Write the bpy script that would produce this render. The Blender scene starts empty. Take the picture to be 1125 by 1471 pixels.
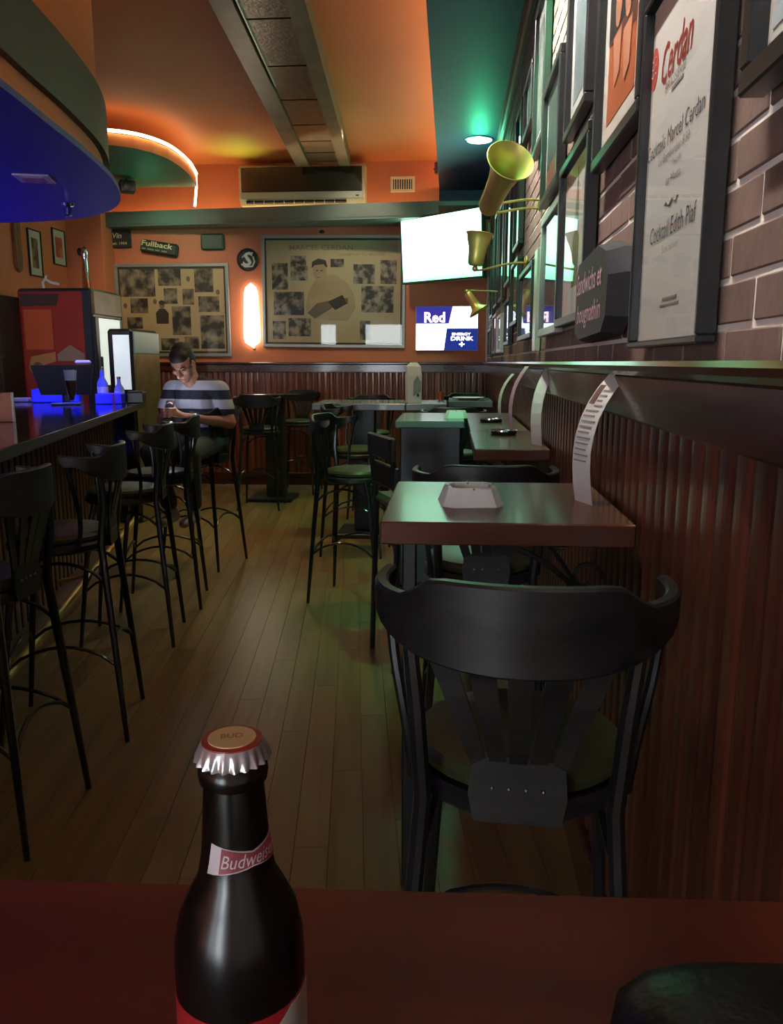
import bpy, bmesh, math, random
from mathutils import Vector, Matrix, Euler
random.seed(7)
S = bpy.context.scene
COL = S.collection
PI = math.pi

# ------------------------------------------------------------------ camera, world, exposure
CAM_H, FPX, PITCH, YAW = 1.35, 1150.0, math.radians(10.59), math.radians(4.204)
cd = bpy.data.cameras.new('camera'); cam = bpy.data.objects.new('camera', cd); COL.objects.link(cam)
cam.location = (0, 0, CAM_H); cam.rotation_euler = (PI/2 - PITCH, 0, YAW)
cd.sensor_fit = 'VERTICAL'; cd.sensor_height = 24.0; cd.lens = FPX/1471*24.0
cd.clip_start = 0.02; cd.clip_end = 100
S.camera = cam
S.view_settings.view_transform = 'Standard'; S.view_settings.look = 'None'
S.view_settings.exposure = 0.18; S.view_settings.gamma = 1.0; S.view_settings.use_curve_mapping = False
S.cycles.max_bounces = 8; S.cycles.diffuse_bounces = 4; S.cycles.glossy_bounces = 4
S.cycles.transmission_bounces = 6; S.cycles.transparent_max_bounces = 12
S.cycles.caustics_reflective = False; S.cycles.caustics_refractive = False
S.cycles.sample_clamp_indirect = 4.0; S.cycles.use_denoising = True

W = bpy.data.worlds.new('street_daylight'); S.world = W; W.use_nodes = True
W.node_tree.nodes['Background'].inputs[0].default_value = (0.86, 0.95, 1.0, 1)
W.node_tree.nodes['Background'].inputs[1].default_value = 15.0

def lamp(name, kind, loc, col, energy, rot=(0, 0, 0), **kw):
    l = bpy.data.lights.new(name, kind); l.color = col; l.energy = energy
    for k, v in kw.items(): setattr(l, k, v)
    o = bpy.data.objects.new(name, l); COL.objects.link(o); o.location = loc; o.rotation_euler = rot
    return o
GREEN = (0.16, 1.0, 0.42)
def aim(loc, to): return (Vector(to)-Vector(loc)).to_track_quat('-Z', 'Y').to_euler()
# seen green downlight, and unseen green beams added to tint frames and bell
for gx, gy, e, to in ((0.2, 6.86, 60, (0.2, 6.86, 0)), (0.14, 3.0, 130, (0.38, 3.45, 2.2)), (0.16, 2.9, 60, (0.20, 3.25, 2.1))):
    lamp('green_beam', 'SPOT', (gx, gy, 3.06), GREEN, e, aim((gx, gy, 3.06), to), spot_size=2.2 if gy > 5 else (1.5 if e > 100 else 0.36), spot_blend=0.9, shadow_soft_size=0.05)
lamp('green_downlight_spill', 'POINT', (0.2, 6.86, 2.93), (0.05, 1.0, 0.45), 9.0, shadow_soft_size=0.03)
# unseen area lamp added under the blue drop ceiling to brighten the brick wall
pl = lamp('brick_fill_strip', 'AREA', (-0.10, 2.2, 3.06), (1.0, 0.93, 0.84), 62, shape='RECTANGLE', size=0.04, size_y=4.2)
pl.rotation_euler = (0, math.radians(-38), 0); pl.data.spread = math.radians(62)
lamp('brick_fill_beam', 'SPOT', (-0.10, 5.6, 3.06), (1.0, 0.93, 0.84), 16, aim((-0.10, 5.6, 3.06), (0.385, 6.0, 2.1)), spot_size=1.25, spot_blend=0.9, shadow_soft_size=0.05)  # added spot brightening the farther part of the brick wall
# blue strip light over the back of the bar
lamp('bar_blue_strip_light', 'AREA', (-3.1, 3.4, 1.45), (0.05, 0.05, 1.0), 17, (0, math.radians(180), 0), shape='RECTANGLE', size=0.2, size_y=3.0)
lamp('bar_blue_spot_light', 'SPOT', (-2.75, 5.3, 2.15), (0.08, 0.08, 1.0), 190, aim((-2.75, 5.3, 2.15), (-2.85, 5.62, 1.05)), spot_size=0.95, spot_blend=0.6, shadow_soft_size=0.05)
# added green lamps with no fixture, putting a glow on the back ceilings
lamp('green_ceiling_fill', 'SPOT', (-2.15, 8.45, 2.93), (0.40, 1.0, 0.1), 12, aim((-2.15, 8.45, 2.93), (-2.15, 8.25, 3.4)), spot_size=1.5, spot_blend=1.0, shadow_soft_size=0.04)
lamp('teal_ceiling_fill', 'POINT', (-3.0, 8.2, 2.75), (0.1, 1.0, 0.45), 1.6, shadow_soft_size=0.05)
# added warm spots below the upper ceiling, no fixtures, brightening the aisle floor
for lx, ly, e in ((-1.9, 6.6, 38), (-0.55, 5.6, 64), (-0.8, 3.0, 14)):
    lamp('aisle_fill_beam', 'SPOT', (lx, ly, 3.36), (1.0, 0.78, 0.42), e, spot_size=1.7, spot_blend=0.8, shadow_soft_size=0.06)
for lx, ly, lz, e, tx in ((-0.9, 7.3, 3.36, 60, -1.2), (-2.9, 7.2, 3.07, 46, -3.0)):
    lamp('board_fill_beam', 'SPOT', (lx, ly, lz), (1.0, 0.84, 0.62), e, aim((lx, ly, lz), (tx, 8.8, 1.95)), spot_size=1.3, spot_blend=0.9, shadow_soft_size=0.05)  # added spots without fixtures, brightening the back wall and photo boards
lamp('cooler_fill_beam', 'SPOT', (-2.6, 5.2, 2.18), (1.0, 0.80, 0.58), 16, aim((-2.6, 5.2, 2.18), (-3.4, 6.9, 1.5)), spot_size=1.0, spot_blend=0.9, shadow_soft_size=0.05)  # added warm spot that brightens the red cooler
lamp('phone_glow', 'POINT', (-1.72, 4.90, 1.16), (0.75, 0.85, 1.0), 0.8, shadow_soft_size=0.03)

# ------------------------------------------------------------------ helpers
def lin(c):
    return tuple((x/12.92 if x <= 0.04045 else ((x+0.055)/1.055)**2.4) for x in c)
def rgb(r, g, b): return lin((r/255, g/255, b/255))

class MB:
    """collects shapes; build() links them as one mesh object"""
    def __init__(s): s.v = []; s.f = []; s.sm = []
    def add(s, vs, fs, smooth=False):
        o = len(s.v); s.v += [tuple(p) for p in vs]
        for f in fs: s.f.append(tuple(i+o for i in f)); s.sm.append(smooth)
        return s
    def box(s, c, d, m=None):
        x, y, z = d[0]/2, d[1]/2, d[2]/2
        vs = [Vector((a*x, b*y, e*z)) for e in (-1, 1) for b in (-1, 1) for a in (-1, 1)]
        if m is not None: vs = [m @ p for p in vs]
        c = Vector(c)
        return s.add([p+c for p in vs], [(0,2,3,1),(4,5,7,6),(0,1,5,4),(2,6,7,3),(0,4,6,2),(1,3,7,5)])
    def bbox(s, c, d, b=0.004, m=None):
        """box with chamfered edges"""
        bm = bmesh.new(); bmesh.ops.create_cube(bm, size=1)
        for v in bm.verts: v.co = Vector((v.co.x*d[0], v.co.y*d[1], v.co.z*d[2]))
        bmesh.ops.bevel(bm, geom=bm.edges[:], offset=min(b, min(d)*0.45), segments=1, affect='EDGES')
        M = m if m is not None else Matrix.Identity(3)
        vs = [M @ v.co + Vector(c) for v in bm.verts]; bm.verts.index_update()
        fs = [tuple(v.index for v in f.verts) for f in bm.faces]; bm.free()
        return s.add(vs, fs)
    def loft(s, rings, smooth=True, caps=True, closed=False):
        n = len(rings[0]); vs = [p for r in rings for p in r]; fs = []
        R = len(rings)
        for i in range(R if closed else R-1):
            j = (i+1) % R
            for k in range(n):
                l = (k+1) % n
                fs.append((i*n+k, i*n+l, j*n+l, j*n+k))
        s.add(vs, fs, smooth)
        if caps and not closed:
            o = len(s.v)-len(vs)
            s.f.append(tuple(o+k for k in range(n))[::-1]); s.sm.append(False)
            s.f.append(tuple(o+(R-1)*n+k for k in range(n))); s.sm.append(False)
        return s
    def tube(s, pts, r, seg=8, caps=True, closed=False, flat=1.0):
        pts = [Vector(p) for p in pts]; n = len(pts)
        if not hasattr(r, '__len__'): r = [r]*n
        rings = []; up = Vector((0.123, 0.456, 0.88)).normalized(); prev = None
        for i, p in enumerate(pts):
            if closed: t = (pts[(i+1) % n]-pts[i-1])
            else: t = pts[min(i+1, n-1)]-pts[max(i-1, 0)]
            t.normalize()
            if prev is None:
                a = t.cross(up)
                if a.length < 1e-3: a = t.cross(Vector((1, 0, 0)))
                a.normalize()
            else:
                a = prev - t*prev.dot(t); a.normalize()
            b = t.cross(a); prev = a
            rings.append([p + (a*math.cos(2*PI*k/seg) + b*math.sin(2*PI*k/seg)*flat)*r[i] for k in range(seg)])
        return s.loft(rings, True, caps, closed)
    def lathe(s, prof, seg=20, c=(0, 0, 0), smooth=True, m=None):
        c = Vector(c); rings = []
        for r, z in prof:
            ring = [Vector((max(r, 1e-4)*math.cos(2*PI*k/seg), max(r, 1e-4)*math.sin(2*PI*k/seg), z)) for k in range(seg)]
            if m is not None: ring = [m @ p for p in ring]
            rings.append([p+c for p in ring])
        return s.loft(rings, smooth, True)
    def prism(s, poly, z0, z1):
        n = len(poly)
        vs = [(x, y, z0) for x, y in poly]+[(x, y, z1) for x, y in poly]
        fs = [tuple(range(n))[::-1], tuple(range(n, 2*n))]+[(k, (k+1) % n, n+(k+1) % n, n+k) for k in range(n)]
        return s.add(vs, fs)
    def plate(s, poly, y0, y1):
        """polygon in x,z extruded along y (y0 front)"""
        n = len(poly)
        vs = [(x, y0, z) for x, z in poly]+[(x, y1, z) for x, z in poly]
        fs = [tuple(range(n)), tuple(range(n, 2*n))[::-1]]+[((k+1) % n, k, n+k, n+(k+1) % n) for k in range(n)]
        return s.add(vs, fs)
    def ball(s, c, r, seg=12, rings=8, m=None):
        if not hasattr(r, '__len__'): r = (r, r, r)
        R = []
        for i in range(rings+1):
            a = -PI/2 + PI*i/rings; q = max(math.cos(a), 0.002)
            ring = [Vector((r[0]*q*math.cos(2*PI*k/seg), r[1]*q*math.sin(2*PI*k/seg), r[2]*math.sin(a))) for k in range(seg)]
            if m is not None: ring = [m @ p for p in ring]
            R.append([p+Vector(c) for p in ring])
        return s.loft(R, True, True)
    def mesh(s, name):
        me = bpy.data.meshes.new(name); me.from_pydata(s.v, [], s.f)
        me.polygons.foreach_set('use_smooth', s.sm)
        bm = bmesh.new(); bm.from_mesh(me); bmesh.ops.recalc_face_normals(bm, faces=bm.faces[:]); bm.to_mesh(me); bm.free()
        if any(s.sm): me.set_sharp_from_angle(angle=math.radians(42))
        return me
    def build(s, name, mat, parent=None, loc=None, rot=None):
        me = s.mesh(name); me.materials.append(mat)
        return link(name, me, parent, loc, rot)

def link(name, data, parent=None, loc=None, rot=None):
    o = bpy.data.objects.new(name, data); COL.objects.link(o)
    if parent is not None: o.parent = parent
    if loc is not None: o.location = loc
    if rot is not None: o.rotation_euler = rot
    return o
def tag(o, label, cat, group=None):
    o['label'] = label; o['category'] = cat
    if group: o['group'] = group
    return o
def thing(name, label, cat, loc=(0, 0, 0), rotz=0, group=None, rot=None):
    o = bpy.data.objects.new(name, None); COL.objects.link(o); o.empty_display_size = 0.1
    o.location = loc; o.rotation_euler = rot if rot else (0, 0, rotz)
    return tag(o, label, cat, group)
def struct(o): o['kind'] = 'structure'; return o
def stuff(o): o['kind'] = 'stuff'; return o
def copy_tree(o, parent=None):
    c = o.copy(); COL.objects.link(c)
    if parent is not None: c.parent = parent
    for ch in KIDS.get(o, list(o.children)): copy_tree(ch, c)
    return c
KIDS = {}
def arc(c, r, a0, a1, n): return [(c[0]+r*math.cos(a0+(a1-a0)*i/n), c[1]+r*math.sin(a0+(a1-a0)*i/n)) for i in range(n+1)]
def ell(cx, cz, rx, rz, n=20, rot=0):
    out = []
    for k in range(n):
        a = 2*PI*k/n; x, z = rx*math.cos(a), rz*math.sin(a)
        out.append((cx+x*math.cos(rot)-z*math.sin(rot), cz+x*math.sin(rot)+z*math.cos(rot)))
    return out
def rect(x0, z0, x1, z1): return [(x0, z0), (x1, z0), (x1, z1), (x0, z1)]
def bez(p0, p1, p2, p3, n):
    out = []
    for i in range(n+1):
        t = i/n; u = 1-t
        out.append(tuple(u**3*a+3*u*u*t*b+3*u*t*t*c+t**3*d for a, b, c, d in zip(p0, p1, p2, p3)))
    return out

# ------------------------------------------------------------------ materials
MATS = {}
def mat(name, col, rough=0.5, metal=0.0, coat=0.0, spec=0.5, noise=None, bump=None, emit=None, rnd=0.0, wood=None):
    """noise=(scale, amount); bump=(scale, strength); wood=(axis, dark colour, scale); rnd: value change from object to object"""
    if name in MATS: return MATS[name]
    m = bpy.data.materials.new(name); m.use_nodes = True; nt = m.node_tree; N = nt.nodes; L = nt.links
    b = N['Principled BSDF']
    b.inputs['Base Color'].default_value = (*col, 1); b.inputs['Roughness'].default_value = rough
    b.inputs['Metallic'].default_value = metal; b.inputs['Coat Weight'].default_value = coat; b.inputs['Coat Roughness'].default_value = 0.08
    b.inputs['Specular IOR Level'].default_value = spec
    if emit:
        b.inputs['Emission Color'].default_value = (*emit[0], 1); b.inputs['Emission Strength'].default_value = emit[1]
    src = None; tc = None
    def coords(scale):
        nonlocal tc
        tc = tc or N.new('ShaderNodeTexCoord')
        mp = N.new('ShaderNodeMapping'); mp.inputs['Scale'].default_value = scale; L.new(tc.outputs['Object'], mp.inputs[0])
        oi = N.new('ShaderNodeObjectInfo'); mu = N.new('ShaderNodeMath'); mu.operation = 'MULTIPLY'; mu.inputs[1].default_value = 37.0
        L.new(oi.outputs['Random'], mu.inputs[0]); L.new(mu.outputs[0], mp.inputs['Location'])
        return mp
    if wood:
        ax, dark, sc = wood
        s3 = [sc*9, sc*9, sc*9]; s3[ax] = sc*0.7
        mp = coords(s3); nz = N.new('ShaderNodeTexNoise'); nz.inputs['Scale'].default_value = 1.0; nz.inputs['Detail'].default_value = 5; nz.inputs['Distortion'].default_value = 0.6
        L.new(mp.outputs[0], nz.inputs['Vector'])
        cr = N.new('ShaderNodeValToRGB'); cr.color_ramp.elements[0].position = 0.34; cr.color_ramp.elements[1].position = 0.68
        cr.color_ramp.elements[0].color = (*dark, 1); cr.color_ramp.elements[1].color = (*col, 1)
        L.new(nz.outputs['Fac'], cr.inputs[0]); src = cr.outputs[0]
        bp = N.new('ShaderNodeBump'); bp.inputs['Strength'].default_value = 0.12; bp.inputs['Distance'].default_value = 0.002
        L.new(nz.outputs['Fac'], bp.inputs['Height']); L.new(bp.outputs[0], b.inputs['Normal'])
    if noise:
        mp = coords((1, 1, 1)); nz = N.new('ShaderNodeTexNoise'); nz.inputs['Scale'].default_value = noise[0]; nz.inputs['Detail'].default_value = 4
        L.new(mp.outputs[0], nz.inputs['Vector'])
        mr = N.new('ShaderNodeMapRange'); mr.inputs[1].default_value = 0.3; mr.inputs[2].default_value = 0.7
        mr.inputs[3].default_value = 1-noise[1]; mr.inputs[4].default_value = 1+noise[1]*0.5
        L.new(nz.outputs['Fac'], mr.inputs[0])
        mx = N.new('ShaderNodeVectorMath'); mx.operation = 'SCALE'
        if src: L.new(src, mx.inputs[0])
        else: mx.inputs[0].default_value = col
        L.new(mr.outputs[0], mx.inputs['Scale']); src = mx.outputs[0]
    if rnd:
        oi = N.new('ShaderNodeObjectInfo'); mr = N.new('ShaderNodeMapRange'); mr.inputs[3].default_value = 1-rnd; mr.inputs[4].default_value = 1+rnd
        L.new(oi.outputs['Random'], mr.inputs[0]); mx = N.new('ShaderNodeVectorMath'); mx.operation = 'SCALE'
        if src: L.new(src, mx.inputs[0])
        else: mx.inputs[0].default_value = col
        L.new(mr.outputs[0], mx.inputs['Scale']); src = mx.outputs[0]
    if src: L.new(src, b.inputs['Base Color'])
    if bump:
        mp = coords((1, 1, 1)); nz = N.new('ShaderNodeTexNoise'); nz.inputs['Scale'].default_value = bump[0]; nz.inputs['Detail'].default_value = 3
        L.new(mp.outputs[0], nz.inputs['Vector'])
        bp = N.new('ShaderNodeBump'); bp.inputs['Strength'].default_value = bump[1]; bp.inputs['Distance'].default_value = 0.003
        L.new(nz.outputs['Fac'], bp.inputs['Height']); L.new(bp.outputs[0], b.inputs['Normal'])
    MATS[name] = m
    return m
def glow(name, col, strength):
    if name in MATS: return MATS[name]
    m = bpy.data.materials.new(name); m.use_nodes = True; N = m.node_tree.nodes; b = N['Principled BSDF']
    b.inputs['Base Color'].default_value = (*[min(1, c) for c in col], 1)
    b.inputs['Emission Color'].default_value = (*col, 1); b.inputs['Emission Strength'].default_value = strength
    MATS[name] = m; return m
def photo_mat(name, dark, light, scale):
    """blotchy printed photograph"""
    if name in MATS: return MATS[name]
    m = bpy.data.materials.new(name); m.use_nodes = True; N = m.node_tree.nodes; L = m.node_tree.links; b = N['Principled BSDF']
    b.inputs['Roughness'].default_value = 0.6
    tc = N.new('ShaderNodeTexCoord'); oi = N.new('ShaderNodeObjectInfo'); mu = N.new('ShaderNodeMath'); mu.operation = 'MULTIPLY'; mu.inputs[1].default_value = 53.0
    L.new(oi.outputs['Random'], mu.inputs[0]); ad = N.new('ShaderNodeVectorMath'); L.new(tc.outputs['Object'], ad.inputs[0]); L.new(mu.outputs[0], ad.inputs[1])
    nz = N.new('ShaderNodeTexNoise'); nz.inputs['Scale'].default_value = scale; nz.inputs['Detail'].default_value = 3; L.new(ad.outputs[0], nz.inputs['Vector'])
    cr = N.new('ShaderNodeValToRGB'); cr.color_ramp.elements[0].position = 0.42; cr.color_ramp.elements[1].position = 0.62
    cr.color_ramp.elements[0].color = (*dark, 1); cr.color_ramp.elements[1].color = (*light, 1)
    L.new(nz.outputs['Fac'], cr.inputs[0]); L.new(cr.outputs[0], b.inputs['Base Color'])
    MATS[name] = m; return m
def glass_mat(name, tint=(1, 1, 1), rough=0.02):
    """thin clear pane: see-through with a mirror reflection at glancing angles"""
    if name in MATS: return MATS[name]
    m = bpy.data.materials.new(name); m.use_nodes = True; N = m.node_tree.nodes; L = m.node_tree.links
    N.remove(N['Principled BSDF']); out = N['Material Output']
    tr = N.new('ShaderNodeBsdfTransparent'); tr.inputs[0].default_value = (*tint, 1)
    gl = N.new('ShaderNodeBsdfGlossy'); gl.inputs['Roughness'].default_value = rough
    fr = N.new('ShaderNodeFresnel'); fr.inputs[0].default_value = 1.5
    ge = N.new('ShaderNodeNewGeometry'); om = N.new('ShaderNodeMath'); om.operation = 'SUBTRACT'; om.inputs[0].default_value = 1.0; L.new(ge.outputs['Backfacing'], om.inputs[1])
    mu = N.new('ShaderNodeMath'); mu.operation = 'MULTIPLY'; L.new(fr.outputs[0], mu.inputs[0]); L.new(om.outputs[0], mu.inputs[1])
    mx = N.new('ShaderNodeMixShader'); L.new(mu.outputs[0], mx.inputs[0]); L.new(tr.outputs[0], mx.inputs[1]); L.new(gl.outputs[0], mx.inputs[2])
    L.new(mx.outputs[0], out.inputs[0]); MATS[name] = m; return m

ORANGE = mat('orange_wall_paint', rgb(206, 118, 80), 0.55, noise=(2.2, 0.10), bump=(60, 0.08))
ORANGE_C = mat('orange_ceiling_paint', rgb(216, 128, 74), 0.6, noise=(0.9, 0.12))
BLUE_C = mat('blue_ceiling_paint', rgb(10, 36, 78), 0.55, noise=(1.5, 0.15))
TEAL = mat('teal_ceiling_paint', rgb(48, 104, 84), 0.6, noise=(1.5, 0.1))
SOFFIT = mat('grey_green_soffit_paint', rgb(96, 112, 104), 0.45, noise=(3, 0.12))
NAVY = mat('deep_blue_canopy_paint', rgb(52, 52, 150), 0.5, noise=(2, 0.1))
DARKBAND = mat('dark_slate_band_paint', rgb(50, 62, 58), 0.5, noise=(2, 0.12))
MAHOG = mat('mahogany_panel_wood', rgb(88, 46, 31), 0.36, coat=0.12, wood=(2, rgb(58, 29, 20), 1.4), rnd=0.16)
MAHOG_B = mat('mahogany_back_panel_lightened', rgb(132, 72, 54), 0.3, coat=0.3, wood=(2, rgb(92, 44, 32), 1.4), rnd=0.10)  # lighter mahogany copy, daylight reflection put into the colour
MAHOG_H = mat('mahogany_rail_wood', rgb(92, 44, 30), 0.26, coat=0.4, wood=(1, rgb(50, 22, 16), 2.0))
MAHOG_X = mat('mahogany_rail_wood_across', rgb(92, 44, 30), 0.26, coat=0.4, wood=(0, rgb(50, 22, 16), 2.0))
BARWOOD = mat('dark_bar_wood', rgb(66, 34, 22), 0.35, coat=0.2, wood=(2, rgb(36, 18, 12), 2.2), rnd=0.12)
GILT = mat('gilt_cornice_wood', rgb(92, 62, 28), 0.5, wood=(1, rgb(60, 36, 16), 2.5))
BRICK = mat('brown_brick', rgb(124, 101, 91), 0.75, noise=(26, 0.16), bump=(90, 0.35), rnd=0.12)
MORTAR = mat('pale_mortar', rgb(236, 230, 220), 0.85, bump=(80, 0.4))
FLOOR = mat('oak_laminate', rgb(142, 112, 70), 0.36, wood=(1, rgb(116, 90, 54), 1.6), rnd=0.06)
FLOORB = mat('floor_joint', rgb(124, 92, 58), 0.6)
BLACKW = mat('black_stained_wood', rgb(40, 38, 38), 0.42, coat=0.05, wood=(0, rgb(9, 9, 9), 4.5))
BLACKM = mat('black_painted_tube', rgb(26, 27, 29), 0.3, coat=0.3)
RIVET = mat('steel_rivet', rgb(170, 170, 170), 0.3, 1.0)
VINYL = mat('olive_vinyl', rgb(66, 69, 42), 0.36, noise=(40, 0.06), bump=(200, 0.1))
TABLE = mat('walnut_table_top', rgb(100, 60, 46), 0.24, coat=0.1, spec=0.35, wood=(0, rgb(84, 46, 36), 1.8))
TABLE2 = mat('red_brown_table_top', rgb(112, 48, 30), 0.5, spec=0.3, wood=(0, rgb(88, 35, 21), 1.6))
GREYT = mat('slate_grey_table_top', rgb(96, 106, 112), 0.22, coat=0.3, noise=(6, 0.1))
IRON = mat('dark_iron', rgb(30, 33, 36), 0.45, noise=(20, 0.1))
FRAME = mat('black_picture_frame', rgb(36, 38, 40), 0.35, noise=(10, 0.08))
FRAMEG = mat('silver_picture_frame', rgb(150, 152, 146), 0.35, 0.4)
MATBOARD = mat('ivory_mat_board', rgb(206, 206, 196), 0.7, noise=(8, 0.03))
PANE = glass_mat('clear_glass_pane')
WHITE = mat('white_plastic', rgb(222, 222, 218), 0.35)
CREAM = mat('cream_paper', rgb(196, 170, 126), 0.7, noise=(2, 0.10))
PAPERW = mat('white_paper', rgb(212, 212, 206), 0.6, noise=(4, 0.03))
PHOTO = photo_mat('sepia_photo_print', rgb(48, 42, 36), rgb(150, 132, 104), 9)
PHOTOD = photo_mat('grey_photo_print', rgb(40, 42, 44), rgb(140, 134, 118), 14)
INK = mat('black_ink', rgb(40, 38, 40), 0.6)
INKG = mat('grey_ink', rgb(140, 134, 130), 0.6)
INKS = mat('sepia_ink', rgb(116, 100, 78), 0.6)
REDINK = mat('red_ink', rgb(150, 40, 38), 0.55)
BRASS = mat('polished_brass', rgb(206, 176, 104), 0.4, 0.7, noise=(14, 0.15))
CHROME = mat('chrome', rgb(205, 208, 212), 0.12, 1.0)
STEEL = mat('brushed_steel', rgb(170, 168, 158), 0.35, 0.9, noise=(8, 0.1))

FONT_CACHE = {}
def text(s, width, mt, parent, loc, height=None, shear=0.0, rotz=0.0, name='lettering', bold=0.0, plane='xz', align='c', th=0.0006):
    """words as thin relief facing -y (plane xz) or +z (plane xy)"""
    cu = bpy.data.curves.new('txt', 'FONT'); cu.body = s; cu.shear = shear; cu.offset = bold; cu.resolution_u = 2
    cu.space_line = 0.9
    to = bpy.data.objects.new('txt', cu); me = bpy.data.meshes.new_from_object(to)
    bpy.data.objects.remove(to); bpy.data.curves.remove(cu)
    xs = [v.co.x for v in me.vertices]; ys = [v.co.y for v in me.vertices]
    x0, x1, y0, y1 = min(xs), max(xs), min(ys), max(ys)
    k = width/(x1-x0); kz = (height/(y1-y0)) if height else k
    ca, sa = math.cos(rotz), math.sin(rotz)
    for v in me.vertices:
        x = (v.co.x-(x0+x1)/2)*k; z = (v.co.y-(y0+y1)/2)*kz
        if align == 'l': x += width/2
        x, z = x*ca-z*sa, x*sa+z*ca
        v.co = (x, 0, z) if plane == 'xz' else (x, z, 0)
    me.name = name; me.materials.clear(); me.materials.append(mt)
    return link(name, me, parent, loc)

def picture(name, label, cat, pos, face, w, h, fw=0.022, depth=0.025, matw=0.05, frame=FRAME, board=MATBOARD, group=None, rise=0.0, roll=0.0):
    """framed picture hung on a wall; pos = centre of its back, local -y is outward. returns root, front y of the board"""
    r = thing(name, label, cat, pos, group=group, rot=(rise, roll, face))
    for cx, cz, sx, sz in ((0, h/2-fw/2, w, fw), (0, -h/2+fw/2, w, fw), (-w/2+fw/2, 0, fw, h-2*fw), (w/2-fw/2, 0, fw, h-2*fw)):
        MB().bbox((cx, -depth/2, cz), (sx, depth, sz), 0.003).build('frame_bar', frame, r)
    MB().box((0, -depth*0.3, 0), (w-fw*1.6, 0.004, h-fw*1.6)).build('mat_board', board, r)
    yb = -depth*0.3-0.002
    MB().box((0, -depth*0.62, 0), (w-fw*1.6, 0.002, h-fw*1.6)).build('glass_pane', PANE, r)
    return r, yb
def card(r, yb, x0, z0, x1, z1, m, name='photo_print', t=0.0012):
    cx, cz = (x0+x1)/2, (z0+z1)/2
    return MB().box((0, 0, 0), (abs(x1-x0), t, abs(z1-z0))).build(name, m, r, (cx, yb-t/2, cz))

# ------------------------------------------------------------------ camera-free size test for bricks and planks (which pieces stand alone)
_f = Vector((-math.sin(YAW)*math.cos(PITCH), math.cos(YAW)*math.cos(PITCH), -math.sin(PITCH)))
_r = Vector((math.cos(YAW), math.sin(YAW), 0)); _u = _r.cross(_f)
def shown(p, pad=40):
    q = Vector(p)-Vector((0, 0, CAM_H)); d = q.dot(_f)
    if d < 0.15: return 0
    x, y = 562.5+FPX*q.dot(_r)/d, 735.5-FPX*q.dot(_u)/d
    return 1/d if -pad < x < 1125+pad and -pad < y < 1471+pad else 0

# ------------------------------------------------------------------ structure
XR, YB, XL, YF = 0.385, 8.8, -4.05, -4.2
ZU, ZB = 3.4, 3.1            # upper ceiling, blue drop ceiling
RAIL = 1.352                 # top of the panelling

# floor: laminate planks, each its own piece where it can be picked apart
floor = struct(MB().box(((XR+XL)/2, (YB+YF)/2, -0.02), (XR-XL+0.2, YB-YF+0.2, 0.03)).build('floor', FLOORB))
PA = math.radians(6.8); PW, PLN = 0.098, 1.15
plank_me = MB().bbox((0, 0, 0), (PW-0.0012, PLN-0.0012, 0.008), 0.0005).mesh('plank'); plank_me.materials.append(FLOOR)
cands = []; rest = MB()
rm = Matrix.Rotation(PA, 3, 'Z')
for i in range(-40, 62):
    off = (i*0.37) % 1.0
    for j in range(-6, 10):
        lx, ly = -1.8+i*PW, (j+off)*PLN
        p = rm @ Vector((lx, ly, 0))
        if p.x < XL-0.1 or p.x > XR-0.02 or p.y < YF or p.y > YB-0.4: continue
        cands.append((shown(p), p))
cands.sort(key=lambda c: -c[0])
for n, (s, p) in enumerate(cands):
    if n < 298 and s > 0: link('plank', plank_me, floor, (p.x, p.y, 0.0), (0, 0, PA))
    else: rest.box((p.x, p.y, 0.0), (PW-0.0025, PLN-0.0025, 0.008), rm)
stuff(rest.build('far_planks', FLOOR, floor))

# right wall: mortar bed with bricks above the panelling
wall_r = struct(MB().box((XR+0.062, (YB+YF)/2, 1.75), (0.12, YB-YF, 3.5)).build('wall_right', MORTAR))
BL, BH, CZ = 0.2, 0.0535, 0.0635
brick_me = MB().bbox((0, 0, 0), (0.012, BL-0.0105, BH), 0.0022).mesh('brick'); brick_me.materials.append(BRICK)
bc = []
for k in range(0, 28):
    z = 1.398-CZ/2 + k*CZ
    if z > 3.08: break
    for j in range(-2, 46):
        y = 0.087 + j*BL + (0.1 if k % 2 else 0.0) + (0.0 if k % 2 else 0.0)
        if y > YB-0.1 or z < RAIL-0.03: continue
        bc.append((shown((XR, y, z), 60), y, z))
bc.sort(key=lambda c: -c[0]); rest = MB()
for n, (s, y, z) in enumerate(bc):
    dx = random.uniform(-0.001, 0.001)
    if n < 298 and s > 0: link('brick', brick_me, wall_r, (XR+0.0048+dx, y, z), (random.uniform(-0.003, 0.003), 0, random.uniform(-0.006, 0.006)))
    else: rest.box((XR+0.0048+dx, y, z), (0.012, BL-0.0105, BH))
stuff(rest.build('far_brickwork', BRICK, wall_r))

def slat_mesh(w, h, d, name, m):
    """beaded vertical panel strip: rounded middle, sunk edges; local x across, -y outward"""
    prof = [(-w/2, 0), (-w/2, -d*0.25), (-w*0.40, -d*0.3), (-w*0.30, -d*0.85), (-w*0.1, -d), (w*0.1, -d), (w*0.30, -d*0.85), (w*0.40, -d*0.3), (w/2, -d*0.25), (w/2, 0)]
    b = MB(); b.loft([[(x, y, 0) for x, y in prof], [(x, y, h) for x, y in prof]], False, True)
    me = b.mesh(name); me.materials.append(m); return me
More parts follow.
